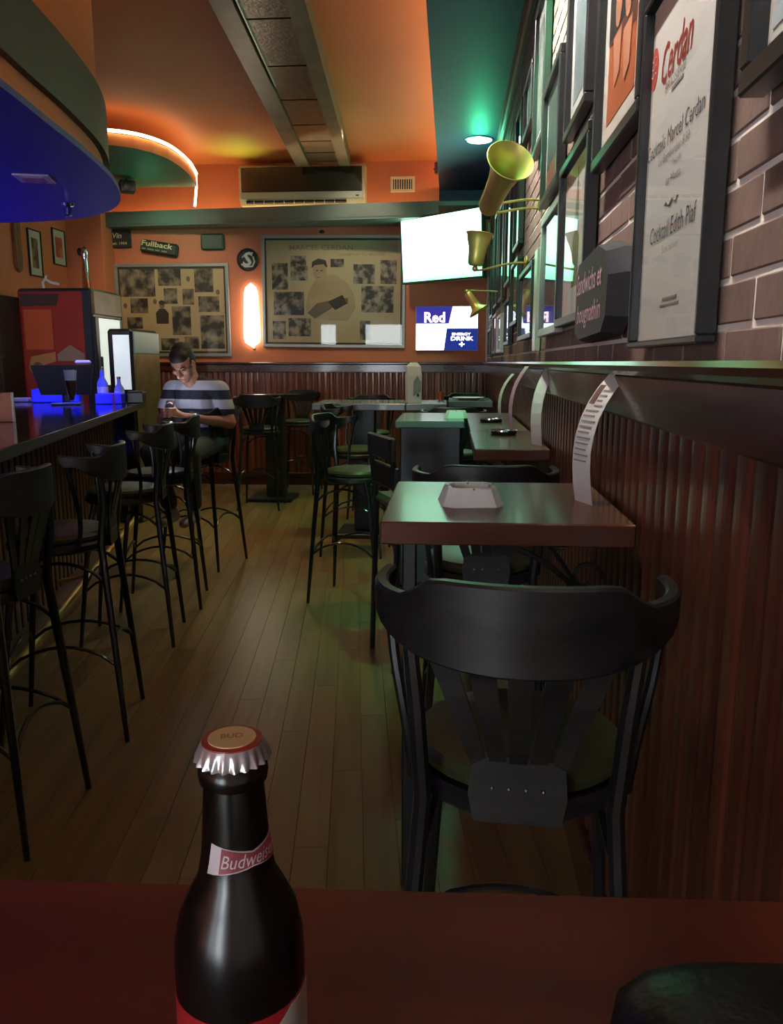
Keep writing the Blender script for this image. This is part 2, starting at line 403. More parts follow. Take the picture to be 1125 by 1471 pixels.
# right panelling
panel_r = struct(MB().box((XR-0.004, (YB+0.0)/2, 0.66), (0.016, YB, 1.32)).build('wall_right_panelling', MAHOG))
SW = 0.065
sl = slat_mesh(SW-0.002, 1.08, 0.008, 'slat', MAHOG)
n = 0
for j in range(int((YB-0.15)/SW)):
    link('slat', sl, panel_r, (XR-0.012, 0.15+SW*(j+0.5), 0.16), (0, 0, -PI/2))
trim = struct(MB().bbox((XR-0.022, YB/2, 0.075), (0.03, YB, 0.15), 0.006).build('baseboard_right', MAHOG_H))
b = MB(); b.bbox((XR-0.022, YB/2, 1.282), (0.028, YB, 0.088), 0.005)
struct(b.build('trim_1', MAHOG_H))
b = MB(); prof = [(0.0, 0), (-0.052, 0.0), (-0.060, 0.008), (-0.062, 0.018), (-0.056, 0.026), (0.0, 0.026)]
b.loft([[(XR+x, y, 1.326+z) for x, z in prof] for y in (0.0, YB-0.03)], False)
struct(b.build('trim_2', MAHOG_H))

# back wall
wall_b = struct(MB().box(((XR+XL)/2, YB+0.06, 1.75), (XR-XL+0.3, 0.12, 3.5)).build('wall_back', ORANGE))
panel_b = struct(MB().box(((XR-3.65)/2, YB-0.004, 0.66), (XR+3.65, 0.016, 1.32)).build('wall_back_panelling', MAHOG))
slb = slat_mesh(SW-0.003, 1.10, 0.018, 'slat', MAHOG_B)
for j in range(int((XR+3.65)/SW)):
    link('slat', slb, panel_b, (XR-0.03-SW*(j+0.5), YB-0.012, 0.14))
struct(MB().bbox(((XR-3.65)/2, YB-0.022, 0.07), (XR+3.65, 0.03, 0.14), 0.006).build('baseboard_back', MAHOG_X))
b = MB(); b.bbox(((XR-3.65)/2, YB-0.022, 1.285), (XR+3.65, 0.03, 0.085), 0.005); b.bbox(((XR-3.65)/2, YB-0.03, 1.339), (XR+3.65, 0.056, 0.026), 0.008)
struct(b.build('trim_3', MAHOG_X))
# orange pier at the left end of the back wall, left wall, front wall with its street openings
struct(MB().bbox((-3.88, 8.66, 1.75), (0.44, 0.3, 3.5), 0.004).build('wall_back_pier', ORANGE))
struct(MB().box((XL-0.06, (YB+YF)/2, 1.75), (0.12, YB-YF, 3.5)).build('wall_left', ORANGE))
struct(MB().bbox((XR-0.012, YB-0.012, 2.07), (0.022, 0.022, 1.42), 0.004).build('trim_4', mat('white_corner_bead', rgb(206, 210, 204), 0.4)))
openings = [(-3.55, -3.05, 0.0, 2.5), (-2.35, -1.25, 0.0, 2.5)]
b = MB(); xs = [XL-0.1]
for x0, x1, z0, z1 in openings:
    b.box(((xs[-1]+x0)/2, YF-0.06, 1.75), (x0-xs[-1], 0.12, 3.5)); xs.append(x1)
    if z0 > 0: b.box(((x0+x1)/2, YF-0.06, z0/2), (x1-x0, 0.12, z0))
    b.box(((x0+x1)/2, YF-0.06, (z1+3.5)/2), (x1-x0, 0.12, 3.5-z1))
b.box(((xs[-1]+XR+0.1)/2, YF-0.06, 1.75), (XR+0.1-xs[-1], 0.12, 3.5))
struct(b.build('wall_front', ORANGE))
for i, (x0, x1, z0, z1) in enumerate(openings):
    w = MB(); t = 0.05
    for q in ((x0+t/2, z0, x0, z1), (x1-t/2, z0, x1, z1)): w.box((q[0], YF-0.05, (z0+z1)/2), (t, 0.06, z1-z0))
    w.box(((x0+x1)/2, YF-0.05, z1-t/2), (x1-x0, 0.06, t)); w.box(((x0+x1)/2, YF-0.05, z0+t/2), (x1-x0, 0.06, t))
    fr = struct(w.build('window_%d' % (i+1), FRAME)); MB().box(((x0+x1)/2, YF-0.05, (z0+z1)/2), (x1-x0-t, 0.006, z1-z0-t)).build('pane', PANE, fr)
    p = lamp('street_window_portal', 'AREA', ((x0+x1)/2, YF+0.02, (z0+z1)/2), (1, 1, 1), 1, (PI/2, 0, 0), shape='RECTANGLE', size=x1-x0, size_y=z1-z0)
    p.rotation_euler = (-PI/2, 0, 0); p.rotation_euler = (PI/2, 0, PI); p.data.cycles.is_portal = True

# ceilings
struct(MB().box(((XR+XL)/2, (YB+YF)/2, ZU+0.04), (XR-XL+0.3, YB-YF+0.3, 0.08)).build('ceiling', ORANGE_C))
XE = -0.148
struct(MB().box(((XE+XR+0.06)/2, (YB+YF)/2, ZB+0.02), (XR+0.06-XE, YB-YF, 0.04)).build('ceiling_drop_blue', BLUE_C))
tag(MB().tube([(-0.03, -1.0, 3.155), (-0.03, 8.7, 3.155)], 0.012, 6).build('cove_light_tube', glow('cove_side_led', (1.0, 0.66, 0.34), 22.0)), 'warm cove light hidden on top of the blue drop ceiling', 'light strip')
struct(MB().box((0.12, YB-0.006, 2.96), (0.54, 0.016, 0.30)).build('wall_back_blue_band', BLUE_C))
b = MB(); prof = [(0.0, 0.0), (-0.012, 0.0), (-0.018, 0.02), (-0.030, 0.034), (-0.036, 0.06), (-0.044, 0.075), (0.0, 0.075)]
b.loft([[(XR-0.005+x, y, ZB-0.075+z) for x, z in prof] for y in (YF+0.05, YB-0.02)], False)
struct(b.build('trim_5', GILT))
# teal lower ceiling in the back corner, with curved fascia
curve = [(-2.95, 6.80), (-2.80, 6.84), (-2.66, 6.94), (-2.56, 7.10), (-2.50, 7.32), (-2.49, 7.60), (-2.51, 7.9), (-2.55, 8.15), (-2.60, 8.42)]
poly = [(-4.0, 6.80)]+curve+[(-4.0, 8.42)]
struct(MB().prism(poly, 3.10, 3.105).build('ceiling_drop_teal', TEAL))
struct(MB().prism(poly, 3.105, 3.20).build('ceiling_drop_fascia', ORANGE_C))
# soffit shelf along the back wall (cove light lies behind its lip)
A, B_ = Vector((-4.0, 8.66)), Vector((XE+0.0, 8.27))
d = (B_-A)
b = MB(); b.prism([A, B_, (B_.x, B_.y+0.03), (A.x, A.y+0.03)], 2.77, 2.905); b.prism([A, B_, (B_.x, YB), (A.x, YB)], 2.755, 2.78)
struct(b.build('trim_6', SOFFIT))
struct(MB().prism([(XE, 8.27), (XR-0.02, 8.27), (XR-0.02, YB), (XE, YB)], 2.86, 2.90).build('trim_7', SOFFIT))

# canopy over the bar: stepped slabs with a rounded end
def canopy_path(o):
    """outline offset inward by o"""
    pts = [(-1.02, -1.2), (-1.30, 1.5), (-1.42, 2.61), (-1.47, 3.0), (-1.52, 3.4), (-1.60, 3.85), (-1.70, 4.2), (-1.82, 4.48), (-1.98, 4.70), (-2.2, 4.88), (-2.5, 4.98), (-2.8, 5.01), (-3.3, 4.98)]
    out = []
    for i, p in enumerate(pts):
        a = Vector(pts[max(i-1, 0)]); c = Vector(pts[min(i+1, len(pts)-1)]); t = (c-a).normalized(); nrm = Vector((-t.y, t.x))
        out.append((p[0]+nrm.x*o, p[1]+nrm.y*o))
    return out+[(XL, 4.9-o), (XL, -1.2)]
def smooth_path(o):
    p = canopy_path(o); body = p[:-2]; out = []
    for i in range(len(body)-1):
        p0 = Vector(body[max(i-1, 0)]); p1 = Vector(body[i]); p2 = Vector(body[i+1]); p3 = Vector(body[min(i+2, len(body)-1)])
        for k in range(4):
            t = k/4; out.append(tuple(0.5*((2*p1)+(-p0+p2)*t+(2*p0-5*p1+4*p2-p3)*t*t+(-p0+3*p1-3*p2+p3)*t**3)))
    return out+[tuple(body[-1])]+p[-2:]
can = struct(MB().prism(smooth_path(0.0), 2.20, 2.225).build('ceiling_canopy', NAVY))
MB().prism(smooth_path(0.075), 2.225, 2.36).build('orange_band', ORANGE_C, can)
MB().prism(smooth_path(0.045), 2.36, 2.63).build('slate_band', DARKBAND, can)
MB().prism(smooth_path(0.085), 2.63, ZU).build('orange_fascia', ORANGE_C, can)

# ceiling duct: metal-clad beam with sunken patterned panels
DUCT = mat('weathered_metal_cladding', rgb(110, 106, 88), 0.4, 0.5, noise=(5, 0.3))
DUCTP = mat('tarnished_embossed_panel', rgb(86, 74, 48), 0.32, 0.6, noise=(16, 0.5), bump=(45, 0.8))
dx0, dx1, dy0, dy1 = (-1.08, -0.51), (-1.57, -1.03), 0.0, 8.42
def duct_at(y, u):  # u 0..1 across
    t = (y-1.0)/(8.4-1.0); xl = -1.105+(-1.57+1.105)*t; xr = -0.60+(-1.03+0.60)*t
    return xl+(xr-xl)*u
duct = thing('ceiling_duct', 'metal-clad ceiling beam with tarnished embossed panels, running to the air conditioner', 'duct', (duct_at(8.4, 0.5), 8.4, 3.27))
o_ = duct.location
def DP(y, u, z): return Vector((duct_at(y, u), y, z))-o_
def strip_(u0, u1, y0, y1, z0, z1):
    b = MB(); q = [DP(y0, u0, z0), DP(y0, u1, z0), DP(y1, u1, z0), DP(y1, u0, z0)]; p = [v+Vector((0, 0, z1-z0)) for v in q]
    return b.add(q+p, [(0, 1, 2, 3), (7, 6, 5, 4), (0, 4, 5, 1), (1, 5, 6, 2), (2, 6, 7, 3), (3, 7, 4, 0)])
strip_(0.0, 0.24, -1.0, 8.4, 3.27, 3.40).build('flange', DUCT, duct)
strip_(0.80, 1.0, -1.0, 8.4, 3.27, 3.40).build('flange', DUCT, duct)
edges = [-1.0, 1.2, 2.9, 4.1, 5.0, 5.75, 6.45, 7.1, 7.6, 8.0, 8.38]
for a, c in zip(edges[:-1], edges[1:]):
    strip_(0.25, 0.79, a+0.012, c-0.012, 3.30, 3.33).build('embossed_panel', DUCTP, duct)
strip_(0.24, 0.80, -1.0, 8.4, 3.335, 3.40).build('backing', DUCT, duct)
strip_(0.27, 0.285, 4.0, 6.1, 3.285, 3.30).build('hinge_rail', mat('pale_metal', rgb(170, 176, 160), 0.35, 0.7), duct)

# ------------------------------------------------------------------ lights that are seen
LEDW = glow('warm_led', (1.0, 0.70, 0.32), 18.0)
arc_pts = [(x+0.012, y-0.01, 3.215) for x, y in curve]
sm = []
for i in range(len(arc_pts)-1):
    p0, p1, p2, p3 = (Vector(arc_pts[max(0, min(len(arc_pts)-1, i+k))]) for k in (-1, 0, 1, 2))
    for k in range(4):
        t = k/4; sm.append(0.5*((2*p1)+(-p0+p2)*t+(2*p0-5*p1+4*p2-p3)*t*t+(-p0+3*p1-3*p2+p3)*t**3))
sm += [Vector((-2.60, 8.40, 3.20)), Vector((-2.62, 8.47, 3.10)), Vector((-2.66, 8.52, 2.93))]
tag(MB().tube(sm, 0.013, 8).build('led_strip', glow('arc_led', (1.0, 0.80, 0.45), 8.0)), 'glowing curved light strip edging the teal lowered ceiling', 'light strip')
tag(MB().tube([(-3.6, 8.74, 2.80), (-2, 8.70, 2.80), (-0.2, 8.70, 2.80)], 0.012, 6).build('cove_light_tube', LEDW), 'warm cove light lying behind the back soffit, below the air conditioner', 'light strip')
def downlight(x, y, z, label, m, r=0.06):
    t = thing('recessed_spotlight', label, 'ceiling light', (x, y, z))
    MB().lathe([(r, 0), (r+0.018, 0), (r+0.018, -0.006), (r, -0.010), (r, 0)], 24).build('trim_ring', CHROME, t)
    MB().lathe([(r, -0.002), (r*0.9, -0.012), (r*0.5, -0.02), (0.001, -0.023)], 20).build('lens', m, t)
    return t
downlight(0.2, 6.86, ZB, 'lit green recessed spotlight in the blue ceiling above the brass bells', glow('green_lens', (0.45, 1.0, 0.75), 16), 0.10)
for gy in (3.0, 0.6): downlight(0.14, gy, ZB, 'added unseen green spotlight in the blue ceiling, %s' % ('over the middle tables' if gy > 1 else 'over the near table'), glow('green_lens', (0.45, 1.0, 0.75), 16))  # extra green lamps added out of view along the blue ceiling
for lx, ly in ((-1.9, 6.6), (-0.55, 5.6), (-0.6, 2.4)):
    pass
# square and round lamps in the canopy underside
t = thing('square_spotlight', 'square pale recessed lamp in the blue canopy underside', 'ceiling light', (-1.96, 3.84, 2.2), 0.25)
MB().bbox((0, 0, -0.004), (0.16, 0.16, 0.008), 0.002).build('bezel', mat('pale_bezel', rgb(190, 180, 190), 0.4), t)
MB().bbox((0, 0, -0.010), (0.10, 0.10, 0.006), 0.002).build('lens', mat('dim_lens', rgb(120, 110, 150), 0.2), t)
t = thing('chrome_spotlight', 'small chrome swivel spotlight at the rounded end of the canopy', 'ceiling light', (-2.10, 4.46, 2.2))
MB().lathe([(0.035, 0), (0.03, -0.012), (0.012, -0.016)], 14).build('rose', CHROME, t)
MB().lathe([(0.006, -0.012), (0.02, -0.02), (0.022, -0.06), (0.016, -0.064)], 14).build('lamp_head', CHROME, t)

# ------------------------------------------------------------------ air conditioner, grille, speakers
t = thing('air_conditioner', 'wide wall air conditioner with dark glossy front above the soffit', 'air conditioner', (-1.555, YB, 2.95))
aw, ah, ad = 1.30, 0.385, 0.22
b = MB(); prof = [(0, 0), (-ad*0.75, 0.0), (-ad, 0.06), (-ad, ah*0.92), (-ad*0.85, ah), (0, ah)]
b.loft([[(x, y, z) for y, z in prof] for x in (-aw/2, aw/2)], False)
b.build('body', mat('cream_casing', rgb(206, 196, 168), 0.4), t)
b = MB(); b.bbox((0, -ad-0.006, ah*0.62), (aw-0.05, 0.014, ah*0.62), 0.006); b.build('front_panel', mat('dark_mirror_panel', rgb(70, 70, 52), 0.12, 0.6, coat=0.5), t)
b = MB(); b.bbox((0, -ad-0.004, 0.085), (aw-0.03, 0.012, 0.07), 0.005); b.build('lower_cover', mat('grey_white_cover', rgb(176, 184, 172), 0.35), t)
MB().box((-0.06, -ad*0.86-0.012, 0.028), (aw*0.8, 0.02, 0.03), Matrix.Rotation(math.radians(-35), 3, 'X')).build('air_outlet', IRON, t)
for k in range(9): MB().box((-0.5+k*0.105, -ad*0.88-0.016, 0.026), (0.006, 0.02, 0.03)).build('vane', WHITE, t)
MB().bbox((aw/2-0.075, -ad-0.012, 0.075), (0.03, 0.004, 0.014), 0.001).build('sensor_window', INK, t)
MB().tube([(aw/2-0.12, -0.05, 0.01), (aw/2-0.12, -0.05, -0.16)], 0.012).build('drain_pipe', WHITE, t)
t = thing('vent_grille', 'small white air vent in the orange upper wall beside the air conditioner', 'vent', (-0.53, YB, 3.17))
gw, gh = 0.255, 0.155
for cx, cz, sx, sz in ((0, gh/2-0.014, gw, 0.028), (0, -gh/2+0.014, gw, 0.028), (-gw/2+0.014, 0, 0.028, gh-0.056), (gw/2-0.014, 0, 0.028, gh-0.056)):
    MB().bbox((cx, -0.008, cz), (sx, 0.016, sz), 0.003).build('frame_bar', mat('grille_white', rgb(216, 200, 172), 0.45), t)
MB().box((0, -0.002, 0), (gw-0.05, 0.004, gh-0.05)).build('backing', IRON, t)
for k in range(8): MB().box((-0.084+k*0.024, -0.008, 0), (0.009, 0.012, gh-0.056)).build('slat', mat('grille_white', (0, 0, 0)), t)
def small_speaker(label, loc, rz, s=1.0):
    t = thing('loudspeaker', label, 'speaker', loc, rz)
    MB().bbox((0, 0, 0), (0.15*s, 0.12*s, 0.11*s), 0.012).build('cabinet', IRON, t)
    MB().lathe([(0.001, 0.0), (0.035*s, 0.004), (0.042*s, 0.0)], 16, (0, -0.062*s, 0), m=Matrix.Rotation(PI/2, 3, 'X')).build('cone', FRAME, t)
    MB().tube([(0, 0.03, 0.05*s), (0, 0.03, 0.10*s)], 0.01).build('bracket', IRON, t)
small_speaker('small black speaker hung under the teal lowered ceiling', (-3.16, 8.0, 3.02), 0.5)
t = thing('sensor_box', 'tiny black box on the end of the blue ceiling over the soffit', 'sensor', (XE-0.02, 8.2, 3.19))
MB().bbox((0, 0, 0), (0.035, 0.07, 0.10), 0.006).build('box', IRON, t); MB().ball((-0.016, -0.01, -0.01), 0.012).build('eye', FRAME, t)

# ------------------------------------------------------------------ television
c00, c10, c11, c01 = Vector((-0.481, 8.55, 2.152)), Vector((0.300, 7.72, 2.129)), Vector((0.247, 7.72, 2.745)), Vector((-0.554, 8.55, 2.763))
ctr = (c00+c10+c11+c01)/4; ux = (c10-c00).normalized(); uz0 = ((c01-c00)+(c11-c10)).normalized(); uy = uz0.cross(ux).normalized(); uz = ux.cross(uy).normalized()
tw = ((c10-c00).length+(c11-c01).length)/2; th = ((c01-c00).length+(c11-c10).length)/2
Mtv = Matrix((ux, uy, uz)).transposed()
tv = thing('television', 'flat television with a bright white screen, hung angled across the far corner', 'television', ctr); tv.rotation_euler = Mtv.to_euler()
for cx, cz, sx, sz in ((0, th/2, tw+0.03, 0.018), (0, -th/2, tw+0.03, 0.024), (-tw/2-0.006, 0, 0.018, th), (tw/2+0.006, 0, 0.018, th)):
    MB().bbox((cx, 0.01, cz), (sx, 0.05, sz), 0.004).build('bezel_bar', FRAME, tv)
MB().bbox((0, 0.045, 0), (tw*0.96, 0.05, th*0.94), 0.02).build('back_cover', FRAME, tv)
m = bpy.data.materials.new('match_on_screen'); m.use_nodes = True; N = m.node_tree.nodes; L = m.node_tree.links; pb = N['Principled BSDF']; pb.inputs['Base Color'].default_value = (0.02, 0.02, 0.02, 1); pb.inputs['Roughness'].default_value = 0.2
tc = N.new('ShaderNodeTexCoord'); sp = N.new('ShaderNodeSeparateXYZ'); L.new(tc.outputs['Generated'], sp.inputs[0]); cr = N.new('ShaderNodeValToRGB')
cr.color_ramp.elements[0].color = (0.16, 1.0, 0.40, 1); cr.color_ramp.elements[1].position = 0.40; cr.color_ramp.elements[1].color = (0.52, 1.0, 0.72, 1)
L.new(sp.outputs['Z'], cr.inputs[0]); L.new(cr.outputs[0], pb.inputs['Emission Color']); pb.inputs['Emission Strength'].default_value = 3.6
MB().box((0, -0.004, 0), (tw, 0.006, th)).build('screen', m, tv)
MB().tube([(0, 0.07, 0.05), (0.05, 0.36, 0.02)], 0.02).build('wall_arm', IRON, tv)
t0 = MB().tube(bez((0.15, 0.06, -0.1), (0.1, 0.2, -0.5), (-0.1, 0.2, 0.3), (-0.55, 0.12, 0.1), 14), 0.006, 6).build('cable', FRAME, tv)

# ------------------------------------------------------------------ lit advertising panel
t = thing('illuminated_sign', 'lit blue and white drinks sign on the back wall under the television', 'sign', (-0.053, YB, 1.705))
sw, sh = 0.665, 0.465
MB().bbox((0, -0.02, 0), (sw, 0.04, sh), 0.004).build('light_box', mat('pale_box', rgb(200, 204, 214), 0.4), t)
SB = glow('sign_blue', lin((0.18, 0.16, 0.55)), 1.0); SN = glow('sign_navy', lin((0.08, 0.16, 0.50)), 0.9); SWh = glow('sign_white', (0.86, 0.95, 1.0), 2.2); SL = glow('sign_lettering', (1.0, 0.92, 0.95), 2.6)
hx, hz = sw/2-0.006, sh/2-0.006
mp_ = (0.045, 0.005)
for nm, pl, mm in (('blue_field', [(-hx, 0.05), (0.02, 0.05), (0.06, hz), (-hx, hz)], SB), ('white_field', [(0.02, 0.05), (0.06, hz), (hx, hz), (hx, 0.0), (0.0, 0.0)], SWh),
                   ('white_field', [(-hx, -hz), (-0.03, -hz), (0.0, 0.0), (0.02, 0.05), (-hx, 0.05)], SWh), ('navy_field', [(-0.03, -hz), (hx, -hz), (hx, 0.0), (0.0, 0.0)], SN)):
    MB().plate(pl, -0.043, -0.040).build(nm, mm, t)
text('Red', 0.22, glow('sign_red_word', (1.0, 0.75, 0.85), 2.4), t, (-0.13, -0.0445, 0.115), 0.11, bold=0.03, th=0)
text('Bull', 0.20, mat('sign_pale_word', rgb(200, 208, 220), 0.5, emit=((0.7, 0.78, 0.9), 1.4)), t, (0.17, -0.0445, 0.115), 0.11, bold=0.03)
text('ENERGY', 0.20, SL, t, (0.155, -0.0445, -0.06), 0.030, bold=0.02)
text('DRINK', 0.24, SL, t, (0.165, -0.0445, -0.105), 0.042, bold=0.03)
text('+', 0.06, SL, t, (0.16, -0.0445, -0.165), 0.05, bold=0.02)

# ------------------------------------------------------------------ wall sconce
t = thing('wall_sconce', 'tall narrow glowing white wall lamp between the two big photo boards', 'wall lamp', (-2.165, YB, 1.85))
MB().bbox((0, -0.015, 0), (0.09, 0.03, 0.58), 0.01).build('back_plate', mat('sconce_plate', rgb(180, 160, 120), 0.35, 0.6), t)
ring = []
for i in range(15):
    a = i/14; z = -0.335+0.67*a; w = 0.092*(1-abs(2*a-1)**7.0)**0.5*(0.72+0.28*(1-a)) + 0.004
    ring.append([(w*math.cos(q), -0.02-max(0, math.sin(q))*w*0.9, z) for q in [PI*k/10 for k in range(11)]])
MB().loft(ring).build('shade', glow('sconce_glass', (1.0, 0.89, 0.70), 9.0), t)
MB().ball((0.02, -0.03, -0.355), 0.018).build('finial', BRASS, t)
text('4', 0.035, INK, t, (0.035, -0.086, -0.22), 0.075, bold=0.02)

# ------------------------------------------------------------------ signs on the back wall
t = thing('round_sign', 'round black sign with a white gothic letter between the photo boards', 'sign', (-2.19, YB, 2.43))
Mx = Matrix.Rotation(PI/2, 3, 'X')
MB().lathe([(0.118, 0), (0.118, 0.018), (0.108, 0.024), (0.100, 0.018), (0.001, 0.018)], 32, m=Mx).build('disc', FRAME, t)
WINK = mat('white_ink', rgb(206, 212, 206), 0.6)
text('S', 0.115, WINK, t, (0, -0.020, 0.005), 0.15, shear=0.2, bold=0.03)
MB().tube([(-0.07, -0.02, -0.045), (-0.03, -0.021, -0.075), (0.05, -0.021, -0.07), (0.075, -0.021, -0.02), (0.06, -0.021, 0.03)], 0.008, 6).build('flourish', WINK, t)
MB().tube([(-0.06, -0.021, 0.02), (-0.02, -0.021, 0.06), (0.06, -0.021, 0.07)], 0.006, 6).build('flourish', WINK, t)
t = thing('wall_plaque', 'small dark plaque with pale lettering above the pier end of the photo board', 'sign', (-3.575, YB-0.0, 2.655))
MB().bbox((0, -0.016, 0), (0.235, 0.032, 0.185), 0.006).build('board', mat('dark_brown_board', rgb(46, 40, 32), 0.5), t)
CI = mat('cream_ink', rgb(200, 196, 150), 0.6)
text('Vin', 0.10, CI, t, (-0.03, -0.0335, 0.035), 0.055, shear=0.2, bold=0.02); text('est. 1904', 0.17, CI, t, (-0.01, -0.0335, -0.045), 0.030, bold=0.02)
t = thing('tilted_sign', 'tilted dark wooden sign with two lines of pale script near the soffit', 'sign', (-3.145, YB, 2.555), rot=(0, math.radians(9), 0))
MB().bbox((0, -0.03, 0), (0.41, 0.06, 0.135), 0.02).build('board', mat('dark_green_board', rgb(40, 46, 38), 0.5), t)
text('Fullback', 0.34, CI, t, (-0.02, -0.062, 0.03), 0.055, shear=0.1, bold=0.02)
for k, w in enumerate((0.04, 0.07, 0.05, 0.06)): MB().box((-0.16+k*0.075, -0.0615, -0.028), (w, 0.002, 0.013)).build('faded_lettering', mat('faded_ink', rgb(140, 138, 108), 0.6), t)
t = thing('green_sign', 'small dark green sign below the soffit, next to the round black one', 'sign', (-2.565, YB, 2.615))
MB().bbox((0, -0.02, 0), (0.255, 0.04, 0.17), 0.03).build('board', mat('bottle_green_board', rgb(34, 62, 42), 0.45), t)
MB().bbox((0, -0.041, 0), (0.19, 0.004, 0.105), 0.002).build('faded_panel', mat('faded_green', rgb(46, 74, 52), 0.5), t)

# ------------------------------------------------------------------ photo boards
r, yb = picture('photo_board', 'smaller sepia photo collage in a silver frame behind the seated man', 'picture', (-3.035, YB, 1.905), 0, 1.26, 0.985, 0.035, 0.03, frame=FRAMEG, board=CREAM)
MB().box((0, -0.012, 0), (1.20, 0.006, 0.925)).build('inner_fillet', mat('dark_fillet', rgb(60, 52, 40), 0.5), r)
card(r, -0.0155, -0.575, -0.435, 0.575, 0.435, CREAM, 'backing_sheet')
def cards(r, y, w, h, lst, m):
    for x0, z0, x1, z1 in lst: card(r, y, x0*w-w/2, h/2-z1*h, x1*w-w/2, h/2-z0*h, m)
cards(r, -0.0167, 1.15, 0.87, [(0.0, 0.0, 0.34, 0.33), (0.37, 0.0, 0.59, 0.2), (0.72, 0.0, 0.90, 0.28), (0.42, 0.23, 0.55, 0.42), (0.60, 0.24, 0.71, 0.43), (0.09, 0.35, 0.26, 0.53), (0.75, 0.33, 0.95, 0.52),
                               (0.49, 0.45, 0.67, 0.80), (0.76, 0.56, 0.99, 0.97), (0.05, 0.58, 0.2, 0.72), (0.25, 0.83, 0.30, 0.99), (0.37, 0.84, 0.55, 0.99), (0.60, 0.82, 0.74, 0.97), (0.02, 0.76, 0.2, 0.97)], PHOTO)
def person_print(r, y, cx, cz, s, m1, m2):
    MB().plate(ell(cx, cz+0.75*s, 0.2*s, 0.26*s), y-0.002, y-0.001).build('printed_face', m2, r)
    MB().plate(ell(cx, cz+0.9*s, 0.22*s, 0.16*s), y-0.003, y-0.002).build('printed_hair', m1, r)
    MB().plate([(cx-0.42*s, cz-0.5*s), (cx+0.42*s, cz-0.5*s), (cx+0.45*s, cz+0.2*s), (cx+0.2*s, cz+0.5*s), (cx-0.2*s, cz+0.5*s), (cx-0.45*s, cz+0.2*s)], y-0.0015, y-0.0005).build('printed_jacket', m1, r)
person_print(r, -0.0167, -0.12, -0.06, 0.16, mat('brown_ink', rgb(60, 44, 32), 0.6), INKS)
for fx, fz in ((0.66, 0.12), (0.94, 0.28), (0.33, 0.39), (0.04, 0.44)): MB().plate(ell(fx*1.15-0.575, 0.435-fz*0.87, 0.022, 0.03, 8), -0.0185, -0.017).build('printed_motif', INKS, r)

r, yb = picture('photo_board', 'large boxing photo collage in a grey frame, lit by the sconce beside it', 'picture', (-1.27, YB, 2.09), 0, 1.545, 1.165, 0.032, 0.03, frame=FRAMEG, board=mat('grey_beige_sheet', rgb(168, 154, 122), 0.7, noise=(2, 0.1)), rise=0.0, roll=math.radians(0.6))
MB().box((0, -0.012, 0), (1.485, 0.006, 1.105)).build('inner_fillet', mat('dark_fillet', (0, 0, 0)), r)
BG = MATS['grey_beige_sheet']
card(r, -0.0155, -0.72, -0.53, 0.72, 0.53, BG, 'backing_sheet')
cards(r, -0.0167, 1.44, 1.06, [(0.04, 0.22, 0.16, 0.48), (0.18, 0.15, 0.30, 0.25), (0.18, 0.25, 0.31, 0.39), (0.05, 0.50, 0.28, 0.73), (0.04, 0.79, 0.14, 0.97), (0.16, 0.76, 0.33, 0.94), (0.48, 0.18, 0.58, 0.26),
                               (0.65, 0.23, 0.81, 0.42), (0.85, 0.19, 0.97, 0.42), (0.71, 0.44, 0.95, 0.70), (0.70, 0.78, 0.78, 0.97)], PHOTOD)
text('MARCEL CERDAN', 0.68, mat('faded_title_ink', rgb(134, 114, 84), 0.6), r, (-0.13, -0.018, 0.455), 0.055, bold=0.01)
text('CHAMPION DU MONDE', 0.5, MATS['faded_title_ink'], r, (0.30, -0.018, 0.385), 0.028, bold=0.01)
SK = mat('printed_skin_tone', rgb(152, 134, 104), 0.7, noise=(6, 0.12)); SKD = mat('printed_shade_tone', rgb(96, 84, 66), 0.7, noise=(6, 0.15))
# boxer leaning forward: torso, arm, head, hair, glove, drawn as flat print
MB().plate([(-0.30, -0.19), (-0.27, 0.0), (-0.20, 0.11), (-0.10, 0.17), (0.02, 0.18), (0.14, 0.10), (0.22, -0.02), (0.24, -0.16), (0.16, -0.30), (-0.02, -0.30), (-0.2, -0.27)], -0.0182, -0.017).build('printed_torso', SK, r)
MB().plate([(-0.28, -0.22), (-0.20, -0.28), (0.0, -0.16), (0.16, -0.12), (0.16, -0.06), (0.0, -0.08), (-0.18, -0.12)], -0.0188, -0.0182).build('printed_arm', SKD, r)
MB().plate(ell(-0.145, 0.205, 0.075, 0.115, 20, 0.15), -0.0190, -0.0184).build('printed_face', SK, r)
MB().plate([(-0.235, 0.24), (-0.225, 0.31), (-0.16, 0.345), (-0.08, 0.325), (-0.06, 0.25), (-0.085, 0.26), (-0.10, 0.285), (-0.2, 0.275)], -0.0195, -0.019).build('printed_hair', INK, r)
for ex in (-0.175, -0.125): MB().plate(ell(ex, 0.22, 0.016, 0.008, 8), -0.0196, -0.019).build('printed_eye', INK, r)
MB().plate(ell(-0.16, 0.15, 0.022, 0.007, 8), -0.0196, -0.019).build('printed_mouth', SKD, r)
MB().plate([(-0.06, -0.10), (0.10, -0.03), (0.15, -0.12), (0.02, -0.19)], -0.0194, -0.0188).build('printed_glove', INK, r)
MB().ball((-0.12, -0.02, 0.615), (0.03, 0.02, 0.018)).build('hanging_hook', INK, r)

